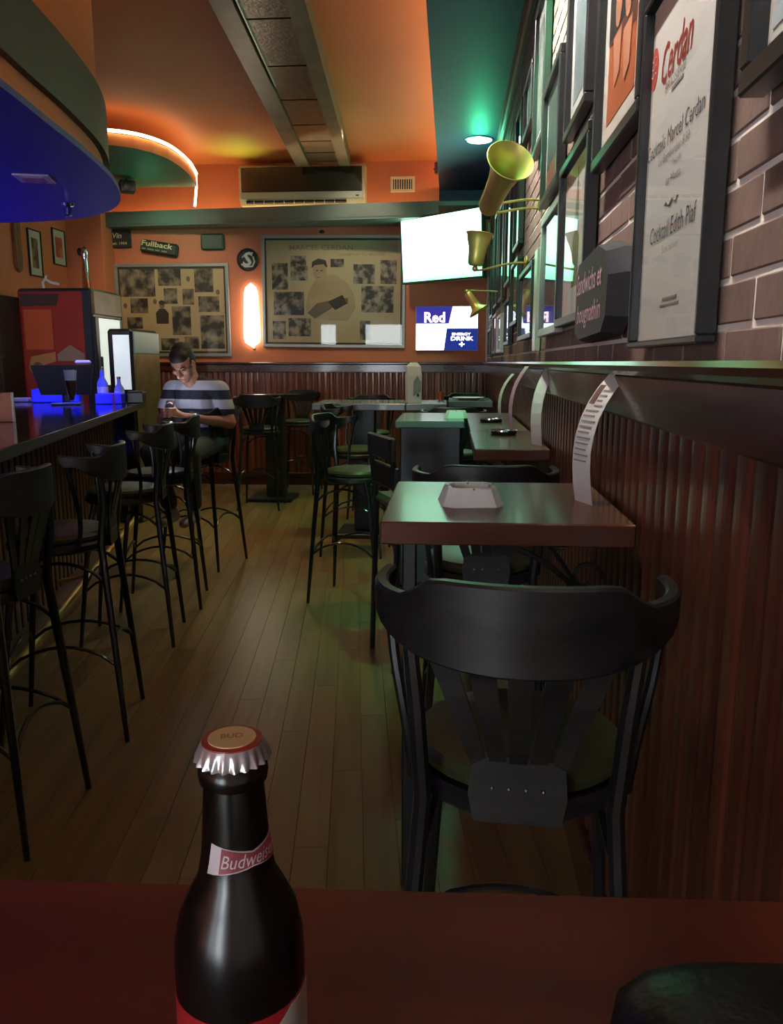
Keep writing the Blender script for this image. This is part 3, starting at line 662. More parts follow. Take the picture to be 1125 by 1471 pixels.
# ------------------------------------------------------------------ left wall: two framed pictures and an oar-shaped board
LF = PI/2
r, yb = picture('framed_picture', 'dark framed print on the orange wall at the bar, nearer of two', 'picture', (XL, 7.82, 2.39), LF, 0.25, 0.44, 0.012, 0.02)
card(r, yb, -0.06, -0.14, 0.06, 0.14, photo_mat('green_print', rgb(60, 56, 36), rgb(130, 120, 80), 10))
r, yb = picture('framed_picture', 'dark framed orange print on the orange wall by the pier, farther of two', 'picture', (XL, 8.32, 2.51), LF, 0.27, 0.36, 0.012, 0.02)
card(r, yb, -0.075, -0.10, 0.075, 0.10, photo_mat('orange_print', rgb(170, 74, 36), rgb(206, 120, 74), 10))
t = thing('wooden_paddle', 'long pale wooden paddle hanging on the orange wall over the bar', 'paddle', (XL+0.02, 7.48, 2.4), LF)
MB().plate([(-0.05, 0.26), (0.05, 0.26), (0.055, -0.1), (0.045, -0.19), (0.0, -0.225), (-0.045, -0.19), (-0.055, -0.1)], -0.012, 0.012).build('blade', mat('pale_wood', rgb(140, 96, 58), 0.5, wood=(2, rgb(110, 72, 42), 2)), t)
MB().plate([(-0.008, 0.26), (0.008, 0.26), (0.006, -0.2), (-0.006, -0.2)], -0.017, -0.012).build('ridge', MATS['pale_wood'], t)

# ------------------------------------------------------------------ right wall pictures
RF = -PI/2
def rpic(y0, y1, z0, z1, label, **k):
    return picture('framed_picture', label, 'picture', (XR-0.006, (y0+y1)/2, (z0+z1)/2), RF, y1-y0, z1-z0, **k)
def blot(name, a, b_, s=9): return photo_mat(name, a, b_, s)
# pale print nearest the camera
r, yb = rpic(0.60, 1.088, 1.668, 2.35, 'black framed pale print, nearest the camera, with only a corner in view', fw=0.03, depth=0.034)
card(r, yb, -0.2, -0.28, 0.2, 0.28, mat('pale_blue_print', rgb(190, 198, 204), 0.6))
# cocktail poster
r, yb = rpic(1.205, 1.665, 1.377, 1.995, 'tall cocktail menu poster in a glossy black frame on the brick wall', fw=0.012, depth=0.030, board=PAPERW)
MB().plate(ell(-0.200, 0.195, 0.027, 0.036, 24), yb-0.0008, yb).build('red_emblem', mat('emblem_red', rgb(190, 66, 60), 0.6), r)
for q in (0.0, 0.013, -0.014): MB().tube([(-0.213, yb-0.001, 0.195+q+0.003), (-0.200, yb-0.001, 0.195+q-0.002), (-0.188, yb-0.001, 0.195+q+0.005)], 0.0016, 5).build('emblem_stroke', mat('emblem_pale', rgb(226, 160, 150), 0.6), r)
text('Cerdan', 0.19, REDINK, r, (-0.047, yb-0.001, 0.178), 0.066, shear=0.25, bold=0.012)
text('BRASSERIE', 0.128, INKG, r, (-0.045, yb-0.001, 0.134), 0.015)
MB().box((-0.03, yb-0.0006, 0.120), (0.07, 0.001, 0.005)).build('fine_print', INKG, r)
text('Cocktails Marcel Cerdan', 0.35, INK, r, (-0.040, yb-0.001, 0.046), 0.028, bold=-0.006)
text('Le Bombardier 8.50', 0.19, INKG, r, (-0.03, yb-0.001, 0.016), 0.015)
text('Tequila', 0.06, INKG, r, (-0.006, yb-0.001, -0.006), 0.014)
text('La Motta', 0.09, INKG, r, (-0.02, yb-0.001, -0.028), 0.014)
MB().tube([(-0.065+k*0.0068, yb-0.001, -0.068+0.004*math.sin(k*1.1)) for k in range(13)], 0.0012, 5).build('printed_flourish', INKG, r)
text('Cocktail Edith Piaf', 0.285, INK, r, (-0.016, yb-0.001, -0.108), 0.030, bold=-0.006)
text('Sans alcool', 0.10, INKG, r, (-0.018, yb-0.001, -0.142), 0.012)
MB().box((-0.0, yb-0.0006, -0.228), (0.09, 0.001, 0.005)).build('fine_print', INKG, r); MB().box((0.0, yb-0.0006, -0.238), (0.12, 0.001, 0.003)).build('fine_print', INKG, r)
for bx in (-0.208, 0.195): MB().box((bx, yb-0.0005, 0.0), (0.0015, 0.001, 0.57)).build('printed_border', mat('border_ink', rgb(176, 168, 150), 0.6), r)
# orange portrait
r, yb = rpic(1.68, 2.20, 1.822, 2.52, 'black framed orange photo of a couple, above the slate sign', fw=0.028, depth=0.032)
card(r, yb, -0.17, -0.262, 0.13, 0.20, mat('orange_photo', rgb(176, 92, 54), 0.6, noise=(9, 0.25)))
MB().plate([(-0.17, -0.085), (0.13, -0.135), (0.13, 0.2), (-0.17, 0.2)], yb-0.0026, yb-0.0013).build('printed_dark_field', mat('printed_black', rgb(44, 36, 34), 0.6, noise=(9, 0.2)), r)
for px, pz in ((-0.06, -0.03), (0.05, -0.05)):
    MB().plate(ell(px, pz, 0.036, 0.05, 14), yb-0.0040, yb-0.0027).build('printed_face', mat('printed_flesh', rgb(190, 130, 100), 0.6), r)
    MB().plate([(px-0.045, pz-0.06), (px+0.045, pz-0.06), (px+0.03, pz-0.15), (px-0.02, pz-0.17)], yb-0.0040, yb-0.0027).build('printed_figure', mat('printed_pale', rgb(196, 136, 108), 0.6), r)
# grey print beside it, higher
r, yb = rpic(2.37, 2.80, 2.045, 2.62, 'black framed grey print high on the brick, second from the orange photo', fw=0.026, depth=0.03)
card(r, yb, -0.13, -0.2, 0.13, 0.2, mat('grey_blue_print', rgb(120, 136, 140), 0.6, noise=(7, 0.25)))
# column print low
r, yb = rpic(2.25, 2.82, 1.465, 1.968, 'black framed grey print of a tower, behind the slate sign', fw=0.026, depth=0.034)
MB().plate([(-0.06, -0.14), (0.05, -0.14), (0.055, 0.0), (0.03, 0.02), (0.025, 0.11), (0.005, 0.2), (-0.02, 0.11), (-0.03, 0.02), (-0.065, 0.0)], yb-0.0015, yb).build('printed_tower', mat('printed_grey_green', rgb(108, 120, 104), 0.6, noise=(12, 0.3)), r)
# narrow white framed print
r, yb = rpic(2.83, 3.38, 1.45, 1.905, 'frame with pale edge and dark print beyond the tower print', fw=0.03, depth=0.03, frame=mat('pewter_frame', rgb(150, 156, 152), 0.35, 0.3), board=mat('dusk_print', rgb(96, 92, 96), 0.5))
card(r, yb, -0.17, -0.13, 0.17, 0.13, mat('plum_print', rgb(72, 60, 80), 0.5, noise=(8, 0.3)))
r, yb = rpic(2.93, 3.46, 1.96, 2.395, 'black framed print washed green, above the pale edged frame', fw=0.03, depth=0.032)
card(r, yb, -0.2, -0.16, 0.2, 0.16, mat('dark_grey_print', rgb(70, 78, 74), 0.5))
r, yb = rpic(3.48, 3.92, 2.25, 2.86, 'black framed print near the ceiling moulding, lit bright green', fw=0.028, depth=0.03)
card(r, yb, -0.18, -0.22, 0.18, 0.22, mat('grey_print_b', rgb(110, 120, 112), 0.5, noise=(6, 0.3)))
far = [(4.02, 4.45, 2.46, 2.72, 'small framed print tucked under the ceiling moulding'), (4.55, 4.95, 1.98, 2.72, 'tall dark frame high on the wall, third from the far corner group'),
       (3.72, 4.42, 1.46, 1.80, 'dark framed mirror-like print low beside the metal strip'), (4.55, 5.05, 1.56, 1.92, 'small framed print low, next beyond the mirror-like one'),
       (5.2, 5.7, 1.85, 2.6, 'tall framed print behind the upper brass bell'), (5.15, 5.6, 1.46, 1.75, 'dark oval backed print low on the wall, far end'),
       (5.9, 6.4, 1.80, 2.5, 'framed print behind the middle brass bell'), (6.0, 6.5, 1.42, 1.70, 'white framed print low near the far corner'),
       (6.6, 7.1, 1.80, 2.55, 'framed print near the corner, upper row'), (6.65, 7.2, 1.42, 1.74, 'red framed print low near the far corner'), (7.3, 7.8, 1.75, 2.45, 'last upper framed print before the television corner'), (7.5, 8.1, 1.40, 1.66, 'last low framed print before the television corner')]
for k, (a, c, z0, z1, lb) in enumerate(far):
    fm = FRAME if k not in (7, 9) else (mat('white_frame', rgb(190, 196, 196), 0.4) if k == 7 else mat('rose_frame', rgb(150, 90, 84), 0.4))
    r, yb = rpic(a, c, z0, z1, lb, fw=0.024, depth=0.03, frame=fm)
    w_, h_ = c-a, z1-z0
    card(r, yb, -w_*0.32, -h_*0.33, w_*0.32, h_*0.33, (PHOTOD, PHOTO, MATS['dark_grey_print'], MATS['grey_print_b'])[k % 4])
# slate sign
t = thing('slate_sign', 'dark slate with clipped corners and pink chalk words, hung on brick', 'sign', (XR-0.012, 2.02, 1.505), RF)
poly = [(-0.24, -0.085), (-0.17, -0.105), (0.20, -0.095), (0.255, -0.06), (0.27, 0.03), (0.24, 0.085), (0.12, 0.112), (-0.20, 0.10), (-0.235, 0.07)]
b = MB(); n_ = len(poly); big = [(x*1.0, 0.0, z) for x, z in poly]; sml = [(x*0.86+0.0, -0.045, z*0.93) for x, z in poly]
b.loft([big, [(x, -0.012, z) for x, y, z in big], sml], False)
b.build('slab', mat('black_slate', rgb(46, 48, 52), 0.55, noise=(14, 0.15), bump=(30, 0.3)), t)
CH = mat('pink_chalk', rgb(206, 170, 178), 0.8)
text('Sandwichs et', 0.35, CH, t, (-0.01, -0.0465, 0.040), 0.052, shear=0.15, bold=0.006); text('bougnathin', 0.33, CH, t, (0.0, -0.0465, -0.042), 0.060, shear=0.15, bold=0.006)
MB().lathe([(0.008, 0), (0.008, 0.01), (0.002, 0.012)], 10, (-0.10, -0.012, 0.115), m=Mx).build('hook', IRON, t)
# vertical metal strip on the wall
tag(MB().bbox((XR-0.018, 3.60, 1.61), (0.024, 0.12, 0.43), 0.004).build('cable_cover', mat('satin_strip', rgb(190, 178, 168), 0.3, 0.6)), 'upright satin metal strip on brick between two dark frames', 'cable cover')

# brass bells on wall arms
def brass_bell(label, wall, top, axis, length, r0, r1, double):
    t = thing('brass_bell', label, 'bell', wall, group=None)
    o = Vector(wall); ax = Vector(axis).normalized(); p = Vector(top)-o
    q = Vector((0, 0, 1)).rotation_difference(ax).to_matrix()
    prof = [(0.004, 0), (r0*0.8, 0.002), (r0, length*0.08), (r0*1.05, length*0.35), (r0*1.18, length*0.6), (r0*1.45, length*0.8), (r1*0.9, length*0.95), (r1, length), (r1*0.97, length+0.002), (r1*0.85, length*0.95), (r0*1.3, length*0.78), (r0*1.0, length*0.4), (r0*0.7, length*0.12)]
    b = MB(); rings = [[q @ Vector((rr*math.cos(2*PI*k/28), rr*math.sin(2*PI*k/28), z))+p for k in range(28)] for rr, z in prof]; b.loft(rings, True, True); b.build('bell', BRASS, t)
    MB().ball(p-ax*0.012, 0.014).build('knob', BRASS, t)
    base = p-ax*0.02
    for dz in ((0.0, 0.035) if double else (0.0,)):
        MB().tube(bez((0, 0, dz+0.0), (base.x*0.4, base.y*0.2, dz+0.004), (base.x*0.8, base.y*0.8, base.z+dz), (base.x, base.y, base.z+dz), 8), 0.0055, 8).build('arm', BRASS, t)
    MB().lathe([(0.024, 0), (0.024, 0.006), (0.012, 0.014)], 16, (0.0, 0, 0.012), m=Matrix.Rotation(-PI/2, 3, 'Y')).build('wall_plate', BRASS, t)
    return t
brass_bell('largest brass bell, tipped up and glowing green, on two rods from the wall', (XR-0.006, 3.72, 2.01), (0.135, 3.42, 1.955), (0.25, -0.73, 0.45), 0.27, 0.042, 0.094, True)
brass_bell('upright brass bell on one rod in front of the television', (XR-0.006, 4.30, 1.85), (0.108, 4.0, 1.803), (0.12, 0.0, 1), 0.15, 0.038, 0.066, False)
brass_bell('small brass bell hanging askew beside the lit drinks sign', (XR-0.006, 6.6, 1.90), (0.118, 6.5, 1.885), (0.55, -0.1, -0.85), 0.17, 0.03, 0.085, False)

# ------------------------------------------------------------------ bar stools
def make_stool(label, group):
    t = thing('bar_stool', label, 'bar stool', (0, 0, 0), 0, group)
    kids = []
    K = lambda o: kids.append(o)
    # round cushion and bentwood ring
    K(MB().lathe([(0.02, 0.722), (0.15, 0.722), (0.166, 0.730), (0.170, 0.744), (0.160, 0.757), (0.12, 0.764), (0.05, 0.767), (0.001, 0.767)], 28).build('seat_cushion', VINYL, t))
    K(MB().lathe([(0.13, 0.690), (0.172, 0.690), (0.180, 0.698), (0.180, 0.716), (0.172, 0.724), (0.13, 0.724), (0.128, 0.70)], 28).build('seat_ring', BLACKW, t))
    # curved crest rail
    rings = []; TH = math.radians(106)
    for i in range(29):
        a = -TH+2*TH*i/28; q = abs(a)/TH
        x, y = 0.208*math.sin(a), -0.105-0.13*math.cos(a)
        nx, ny = math.sin(a)/0.208, -math.cos(a)/0.13; l = math.hypot(nx, ny); nx, ny = nx/l, ny/l
        if q < 0.32: zt = 1.062
        elif q < 0.50: u = (q-0.32)/0.18; zt = 1.062-0.030*(u*u*(3-2*u))
        else: u = (q-0.50)/0.50; zt = 1.032+0.010*u*u
        zb = 0.935+0.062*min(1, (q/0.78))**2.2
        if q > 0.93: zb += 0.02*(q-0.93)/0.07
        h = 0.010
        ring = []
        for (s, z) in ((-1, zb+0.004), (-1, zt-0.004), (-0.6, zt), (0.6, zt), (1, zt-0.004), (1, zb+0.004), (0.6, zb), (-0.6, zb)):
            lean = 0.012*(z-1.0)/0.06
            ring.append((x+nx*(s*h+lean*0.0), y+ny*(s*h), z))
        rings.append(ring)
    K(MB().loft(rings, True, True).build('crest_rail', BLACKW, t))
    # fan of back slats and their foot plate
    for k in range(5):
        xt, xb = (k-2)*0.056, (k-2)*0.026
        yt = -0.105-0.13*math.cos(math.asin(xt/0.208))+0.002
        w0, w1 = 0.019, 0.012
        rr = [[(xb-w1, -0.186, 0.775), (xb+w1, -0.186, 0.775), (xb+w1, -0.180, 0.775), (xb-w1, -0.180, 0.775)],
              [((xb+xt)/2-w0*0.8, (yt-0.183)/2-0.003, 0.87), ((xb+xt)/2+w0*0.8, (yt-0.183)/2-0.003, 0.87), ((xb+xt)/2+w0*0.8, (yt-0.183)/2+0.003, 0.87), ((xb+xt)/2-w0*0.8, (yt-0.183)/2+0.003, 0.87)],
              [(xt-w0, yt-0.003, 0.962), (xt+w0, yt-0.003, 0.962), (xt+w0, yt+0.003, 0.962), (xt-w0, yt+0.003, 0.962)]]
        K(MB().loft(rr, False, True).build('back_slat', BLACKW, t))
    K(MB().plate([(-0.062, 0.698), (0.062, 0.698), (0.070, 0.74), (0.066, 0.785), (0.04, 0.80), (-0.04, 0.80), (-0.066, 0.785), (-0.070, 0.74)], -0.190, -0.180).build('slat_plate', BLACKW, t))
    b = MB()
    for k in range(4): b.ball((-0.036+k*0.024, -0.191, 0.752), 0.0032, 8, 5)
    K(b.build('rivet_row', RIVET, t))
    rear = [(0.19, -0.225, 0.0), (0.168, -0.203, 0.3), (0.145, -0.178, 0.62), (0.138, -0.170, 0.72), (0.145, -0.188, 0.86), (0.158, -0.185, 0.985)]
    front = [(0.185, 0.205, 0.0), (0.165, 0.172, 0.3), (0.145, 0.135, 0.6), (0.128, 0.108, 0.705)]
    for s in (-1, 1):
        K(MB().tube([(s*x, y, z) for x, y, z in rear], [0.009, 0.012, 0.0135, 0.0135, 0.013, 0.011], 8).build('leg', BLACKM, t))
        K(MB().tube([(s*x, y, z) for x, y, z in front], [0.009, 0.012, 0.0135, 0.0135], 8).build('leg', BLACKM, t))
        K(MB().tube(bez((s*0.196, -0.09, 1.005), (s*0.200, -0.10, 0.90), (s*0.165, -0.13, 0.84), (s*0.162, -0.10, 0.715), 10), 0.0085, 8).build('back_brace', BLACKM, t))
    def on(leg, z, s):
        for a, c in zip(leg[:-1], leg[1:]):
            if a[2] <= z <= c[2]:
                u = (z-a[2])/(c[2]-a[2]); return Vector((s*(a[0]+(c[0]-a[0])*u), a[1]+(c[1]-a[1])*u, z))
    for z0 in (0.28, 0.58):
        P_ = [on(rear, z0, -1), on(rear, z0, 1), on(front, z0, 1), on(front, z0, -1)]
        for k in range(4):
            if k == 0 and z0 > 0.5: continue
            a, c = P_[k], P_[(k+1) % 4]; pts = []
            for i in range(9):
                u = i/8; p = a.lerp(c, u); p.z += 0.075*math.sin(PI*u)**0.6; inw = Vector((-p.x, -p.y, 0))*0.12*math.sin(PI*u); pts.append(p+inw)
            K(MB().tube(pts, 0.0065, 6).build('stretcher', BLACKM, t))
    KIDS[t] = kids
    return t
G = 'black bentwood bar stools'
proto = None
stools = [
    ((-1.37, 2.10), 90, 'dark stool nearest the camera along the bar, cut by the picture edge'),
    ((-1.41, 2.746), 103, 'second stool from the camera along the bar, brown rail end lit'),
    ((-1.57, 3.72), 101, 'third stool along the bar, its green seat catching light'),
    ((-1.625, 4.31), 102, 'fourth stool along the bar, just before the seated man'),
    ((-1.67, 5.21), 76, 'stool with the man in the striped shirt sitting on it'),
    ((0.118, 1.24), -5, 'large black stool between the bottle table and the ashtray table'),
    ((0.10, 2.47), 3, 'stool pushed in behind the white ashtray table'),
    ((-0.53, 4.46), -105, 'stool with green seat standing in the aisle side of the grey table'),
    ((-0.66, 5.60), -95, 'stool behind the aisle stool, at the slate table'),
    ((-0.70, 7.00), 180, 'stool beyond the slate table facing the camera, under the big collage'),
    ((0.12, 7.45), 176, 'stool against the back panelling under the lit drinks sign'),
    ((0.02, 5.40), 0, 'stool tucked between the grey table and the slate tables'),
    ((-1.77, 7.36), 4, 'stool with its fan back to us at the small high table by the back wall'),
    ((-1.58, 8.28), 178, 'stool against the back panelling, beyond the small high table'),
]
for i, ((x, y), a, lb) in enumerate(stools):
    if proto is None: proto = o = make_stool(lb, G)
    else: o = copy_tree(proto)
    o.location = (x, y, 0.004); o.rotation_euler = (0, 0, math.radians(a)); o['label'] = 'black bentwood ' + lb if len(lb.split()) < 14 else lb

# straight-backed stool with two flat boards
t = thing('ladder_back_stool', 'black straight-backed stool with two flat boards beside the grey table', 'bar stool', (-0.12, 3.55, 0.004), math.radians(-68))
MB().bbox((0, 0, 0.735), (0.36, 0.36, 0.05), 0.02).build('seat_cushion', VINYL, t)
for s in (-1, 1):
    MB().tube([(s*0.17, -0.19, 0), (s*0.155, -0.17, 0.72), (s*0.155, -0.20, 1.03)], 0.013).build('leg', BLACKM, t)
    MB().tube([(s*0.17, 0.18, 0), (s*0.15, 0.15, 0.72)], 0.013).build('leg', BLACKM, t)
MB().bbox((0, -0.195, 0.985), (0.36, 0.022, 0.10), 0.006).build('back_board', BLACKW, t)
MB().bbox((0, -0.18, 0.86), (0.36, 0.022, 0.10), 0.006).build('back_board', BLACKW, t)
for s in (-1, 1): MB().tube([(s*0.17, -0.185, 0.30), (s*0.165, 0.165, 0.30)], 0.008).build('stretcher', BLACKM, t)
MB().tube([(-0.165, 0.165, 0.34), (0.165, 0.165, 0.34)], 0.009).build('stretcher', BLACKM, t)

# ------------------------------------------------------------------ tables
def scroll(parent, y, x0, x1, z):
    MB().tube(bez((x1, y, z-0.30), (x1-0.06, y, z-0.10), (x1-0.15, y, z-0.04), (x0, y, z-0.012), 12), 0.006, 6).build('bracket', IRON, parent)
    pts = [(x1-0.07+0.035*math.cos(a)*(1-a/9), y, z-0.09+0.035*math.sin(a)*(1-a/9)) for a in [k*0.5 for k in range(13)]]
    MB().tube(pts, 0.004, 6).build('bracket_scroll', IRON, parent)
XW = XR-0.034   # face of panelling
# near table with the bottle
t = thing('wall_table', 'dark red-brown table top in the foreground carrying the beer bottle', 'table', (-0.05, 0.20, 0))
MB().bbox((-0.16, 0.0, 0.927), (1.10, 0.70, 0.046), 0.004, Matrix.Rotation(math.radians(1.6), 3, 'Z')).build('table_top', TABLE2, t)
for q in ((-0.55, -0.25), (-0.55, 0.20)): MB().bbox((q[0], q[1], 0.452), (0.05, 0.05, 0.904), 0.004).build('leg', IRON, t)
scroll(t, -0.05, 0.15, XW+0.05, 0.904)
# ashtray table
def wall_table(label, x0, x1, y0, y1, z, mt, th=0.045, legs=(), br=()):
    t = thing('wall_table', label, 'table', ((x0+x1)/2, (y0+y1)/2, 0)); ox, oy = (x0+x1)/2, (y0+y1)/2
    MB().bbox((0, 0, z-th/2), (x1-x0, y1-y0, th), 0.003).build('table_top', mt, t)
    for lx, ly in legs: MB().bbox((lx-ox, ly-oy, (z-th)/2), (0.035, 0.035, z-th), 0.004).build('leg', IRON, t)
    for y in br: scroll(t, y-oy, x1-0.28-ox if x1-0.28 > x0 else x0+0.02-ox, XW-ox, z-th)
    return t
wall_table('walnut wall table with the white ashtray and nearest menu card', -0.133, XW, 1.50, 2.03, 1.05, TABLE, 0.045, ((-0.095, 1.90),), (1.62, 1.95))
wall_table('narrow walnut wall counter carrying the middle menu card', 0.086, XW, 2.83, 3.58, 1.05, TABLE, 0.042, (), (2.95, 3.45))
wall_table('far narrow walnut wall counter ending at the slate tables', 0.090, XW, 3.59, 4.88, 1.05, TABLE, 0.042, (), (3.8, 4.7))
# grey table on a solid pedestal
t = thing('pedestal_table', 'slate grey table on a broad dark pedestal block with a white dish', 'table', (-0.108, 4.52, 0))
MB().bbox((0, 0, 1.032), (0.362, 0.70, 0.036), 0.004).build('table_top', GREYT, t)
MB().bbox((0.0, 0.02, 0.53), (0.33, 0.42, 0.96), 0.008).build('pedestal', mat('blue_black_panel', rgb(40, 48, 56), 0.35, noise=(4, 0.1)), t)
MB().bbox((0.0, 0.0, 0.025), (0.40, 0.6, 0.05), 0.01).build('base', IRON, t)
def square_table(label, x0, x1, y0, y1, col=0.17, px=None):
    t = thing('square_table', label, 'table', ((x0+x1)/2, (y0+y1)/2, 0)); px = (px if px is not None else (x0+x1)/2)-(x0+x1)/2
    MB().bbox((0, 0, 1.025), (x1-x0, y1-y0, 0.05), 0.004).build('table_top', GREYT, t)
    MB().bbox((px, 0, 0.52), (col, 0.12, 0.96), 0.01).build('pedestal', mat('blue_black_panel', (0, 0, 0)), t)
    MB().bbox((px, 0, 0.02), (0.42, 0.42, 0.04), 0.008).build('base', IRON, t)
square_table('slate table by the aisle in the far row', -1.03, -0.335, 5.93, 6.55, px=-0.665)
square_table('slate table in the far row carrying the white paper stand', -0.33, -0.03, 5.93, 6.55)
square_table('square far table with a pale plate before the lit drinks sign', -0.02, 0.33, 6.40, 7.0)
t = thing('round_table', 'small round black high table near the back wall, between two stools', 'table', (-1.76, 7.80, 0))
MB().lathe([(0.02, 1.02), (0.29, 1.02), (0.30, 1.03), (0.30, 1.045), (0.29, 1.05), (0.001, 1.05)], 32).build('table_top', mat('black_gloss_top', rgb(38, 38, 38), 0.15, coat=0.5), t)
MB().bbox((0.04, 0, 0.52), (0.19, 0.12, 1.0), 0.01).build('pedestal', mat('dark_olive_panel', rgb(42, 40, 32), 0.4), t)
MB().bbox((0.0, 0.0, 0.02), (0.44, 0.40, 0.04), 0.008).build('base', IRON, t)

# ------------------------------------------------------------------ things on the tables
def ashtray(label, loc, rz):
    t = thing('ashtray', label, 'ashtray', loc, rz)
    def sq(h, z, c=0.3): # chamfered square ring
        k = h*c; p = [(h, -h+k), (h, h-k), (h-k, h), (-h+k, h), (-h, h-k), (-h, -h+k), (-h+k, -h), (h-k, -h)]
        return [(x, y, z) for x, y in p]
    rings = [sq(0.066, 0), sq(0.052, 0.036), sq(0.050, 0.038), sq(0.043, 0.038), sq(0.038, 0.012), sq(0.004, 0.010)]
    MB().loft(rings, False, True).build('bowl', WHITE, t)
    for k in range(4):
        a = k*PI/2
        MB().tube([(0.040*math.cos(a), 0.040*math.sin(a), 0.0365), (0.0525*math.cos(a), 0.0525*math.sin(a), 0.0365)], 0.0028, 8).build('cigarette_rest', mat('dull_white', rgb(160, 160, 158), 0.4), t)  # rests in a greyer white than the bowl
    return t
ashtray('white square ashtray on the walnut table', (0.045, 1.725, 1.05), 0.12)
t = ashtray('small white square ashtray on the grey pedestal table', (0.03, 4.46, 1.05), 0.0)
for i, (x, y) in enumerate(((0.225, 3.42), (0.205, 4.13))):
    t = thing('round_ashtray', 'small round dark ashtray with bright rim, ' + ('nearer' if i == 0 else 'farther') + ' one on the narrow counters', 'ashtray', (x, y, 1.05), 0)
    MB().lathe([(0.001, 0.0), (0.05, 0.0), (0.056, 0.008), (0.056, 0.016), (0.048, 0.018), (0.044, 0.008), (0.001, 0.006)], 20).build('dish', IRON, t)
    MB().lathe([(0.058, 0.012), (0.062, 0.015), (0.058, 0.019), (0.054, 0.016)], 20).build('rim', CHROME, t)
# curved menu cards
def menu_card(label, base, w, h, lean, rz, dirx=1, lines=True, mt=PAPERW):
    t = thing('menu_card', label, 'menu', base, rz)
    n = 14; front = []; back = []
    for i in range(n+1):
        u = i/n; z = h*(u-0.10*u*u*u); y = -lean*(0.25*math.sin(PI*u)*1.0) + lean*u**2.4
        front.append(y); back.append(z)
    def strip(x0, x1, u0, u1, off, mm, name):
        rings = []; k = 8
        for i in range(k+1):
            u = u0+(u1-u0)*i/k; z = h*(u-0.10*u**3); y = -lean*0.25*math.sin(PI*u)+lean*u**2.4
            rings.append([(x0, y-off, z), (x1, y-off, z), (x1, y-off+0.0012, z), (x0, y-off+0.0012, z)])
        return MB().loft(rings, False, True).build(name, mm, t)
    strip(-w/2, w/2, 0, 1, 0, mt, 'card')
    if lines:
        strip(-w*0.40, -w*0.12, 0.74, 0.90, 0.0016, mat('menu_photo', rgb(110, 88, 84), 0.5), 'printed_photo')
        for k in range(14):
            u = 0.30+k*0.042
            strip(-w*0.05 if u > 0.7 else -w*0.38, w*(0.30+0.08*math.sin(k*2.1)), u, u+0.012, 0.0016, INKG, 'printed_line')
    return t
menu_card('tall curved menu card on the walnut ashtray table', (0.290, 1.74, 1.05), 0.075, 0.305, 0.07, math.radians(-70))
menu_card('curved menu card on the narrow walnut counter', (0.318, 2.98, 1.05), 0.085, 0.315, 0.05, math.radians(-70), lines=False)
menu_card('pink-edged curved menu card beside the dark round ashtray', (0.262, 3.47, 1.05), 0.05, 0.315, 0.06, math.radians(-78), lines=False, mt=mat('pinkish_paper', rgb(206, 184, 186), 0.6))
menu_card('farthest thin curved menu card on the far counter', (0.255, 4.15, 1.05), 0.05, 0.27, 0.06, math.radians(-78), lines=False, mt=mat('pinkish_paper', (0, 0, 0)))
# white folded paper stand
t = thing('paper_stand', 'tall white folded paper stand with grey print on the slate table', 'menu stand', (-0.345+0.06, 6.15, 1.05), 0.25)
rings = [[(x*w, y*w2, z) for x, y in ((-1, -1), (1, -1), (1, 1), (-1, 1))] for z, w, w2 in ((0, 0.052, 0.05), (0.2, 0.056, 0.045), (0.27, 0.05, 0.03), (0.30, 0.025, 0.012))]
MB().loft(rings, False, True).build('body', PAPERW, t)
MB().plate([(-0.012, 0.05), (0.045, 0.08), (0.05, 0.15), (0.02, 0.20), (-0.01, 0.16)], -0.054, -0.050).build('printed_patch', mat('grey_green_print', rgb(140, 152, 148), 0.6), t)
MB().plate(ell(0.025, 0.055, 0.009, 0.013, 10), -0.054, -0.05).build('printed_mark', INK, t)
t = thing('candle_glass', 'small amber candle glass on the far slate table', 'candle', (-0.08, 6.48, 1.05))
MB().lathe([(0.02, 0), (0.026, 0.004), (0.03, 0.065), (0.027, 0.065), (0.023, 0.008), (0.001, 0.006)], 16).build('glass', mat('amber_glass', rgb(150, 66, 24), 0.2), t)
MB().lathe([(0.001, 0.05), (0.021, 0.05), (0.021, 0.053), (0.001, 0.054)], 12).build('wax', glow('candle_wax', (1.0, 0.5, 0.15), 0.6), t)
t = thing('plate', 'pale oval plate on the square far table', 'plate', (0.14, 6.58, 1.05))
MB().lathe([(0.001, 0.0), (0.07, 0.0), (0.125, 0.018), (0.128, 0.022), (0.12, 0.020), (0.07, 0.008), (0.001, 0.008)], 24).build('dish', mat('pale_ceramic', rgb(196, 180, 164), 0.3), t)
MB().lathe([(0.001, 0.010), (0.05, 0.010), (0.055, 0.007)], 20).build('well', mat('pale_ceramic_well', rgb(180, 164, 150), 0.3), t)

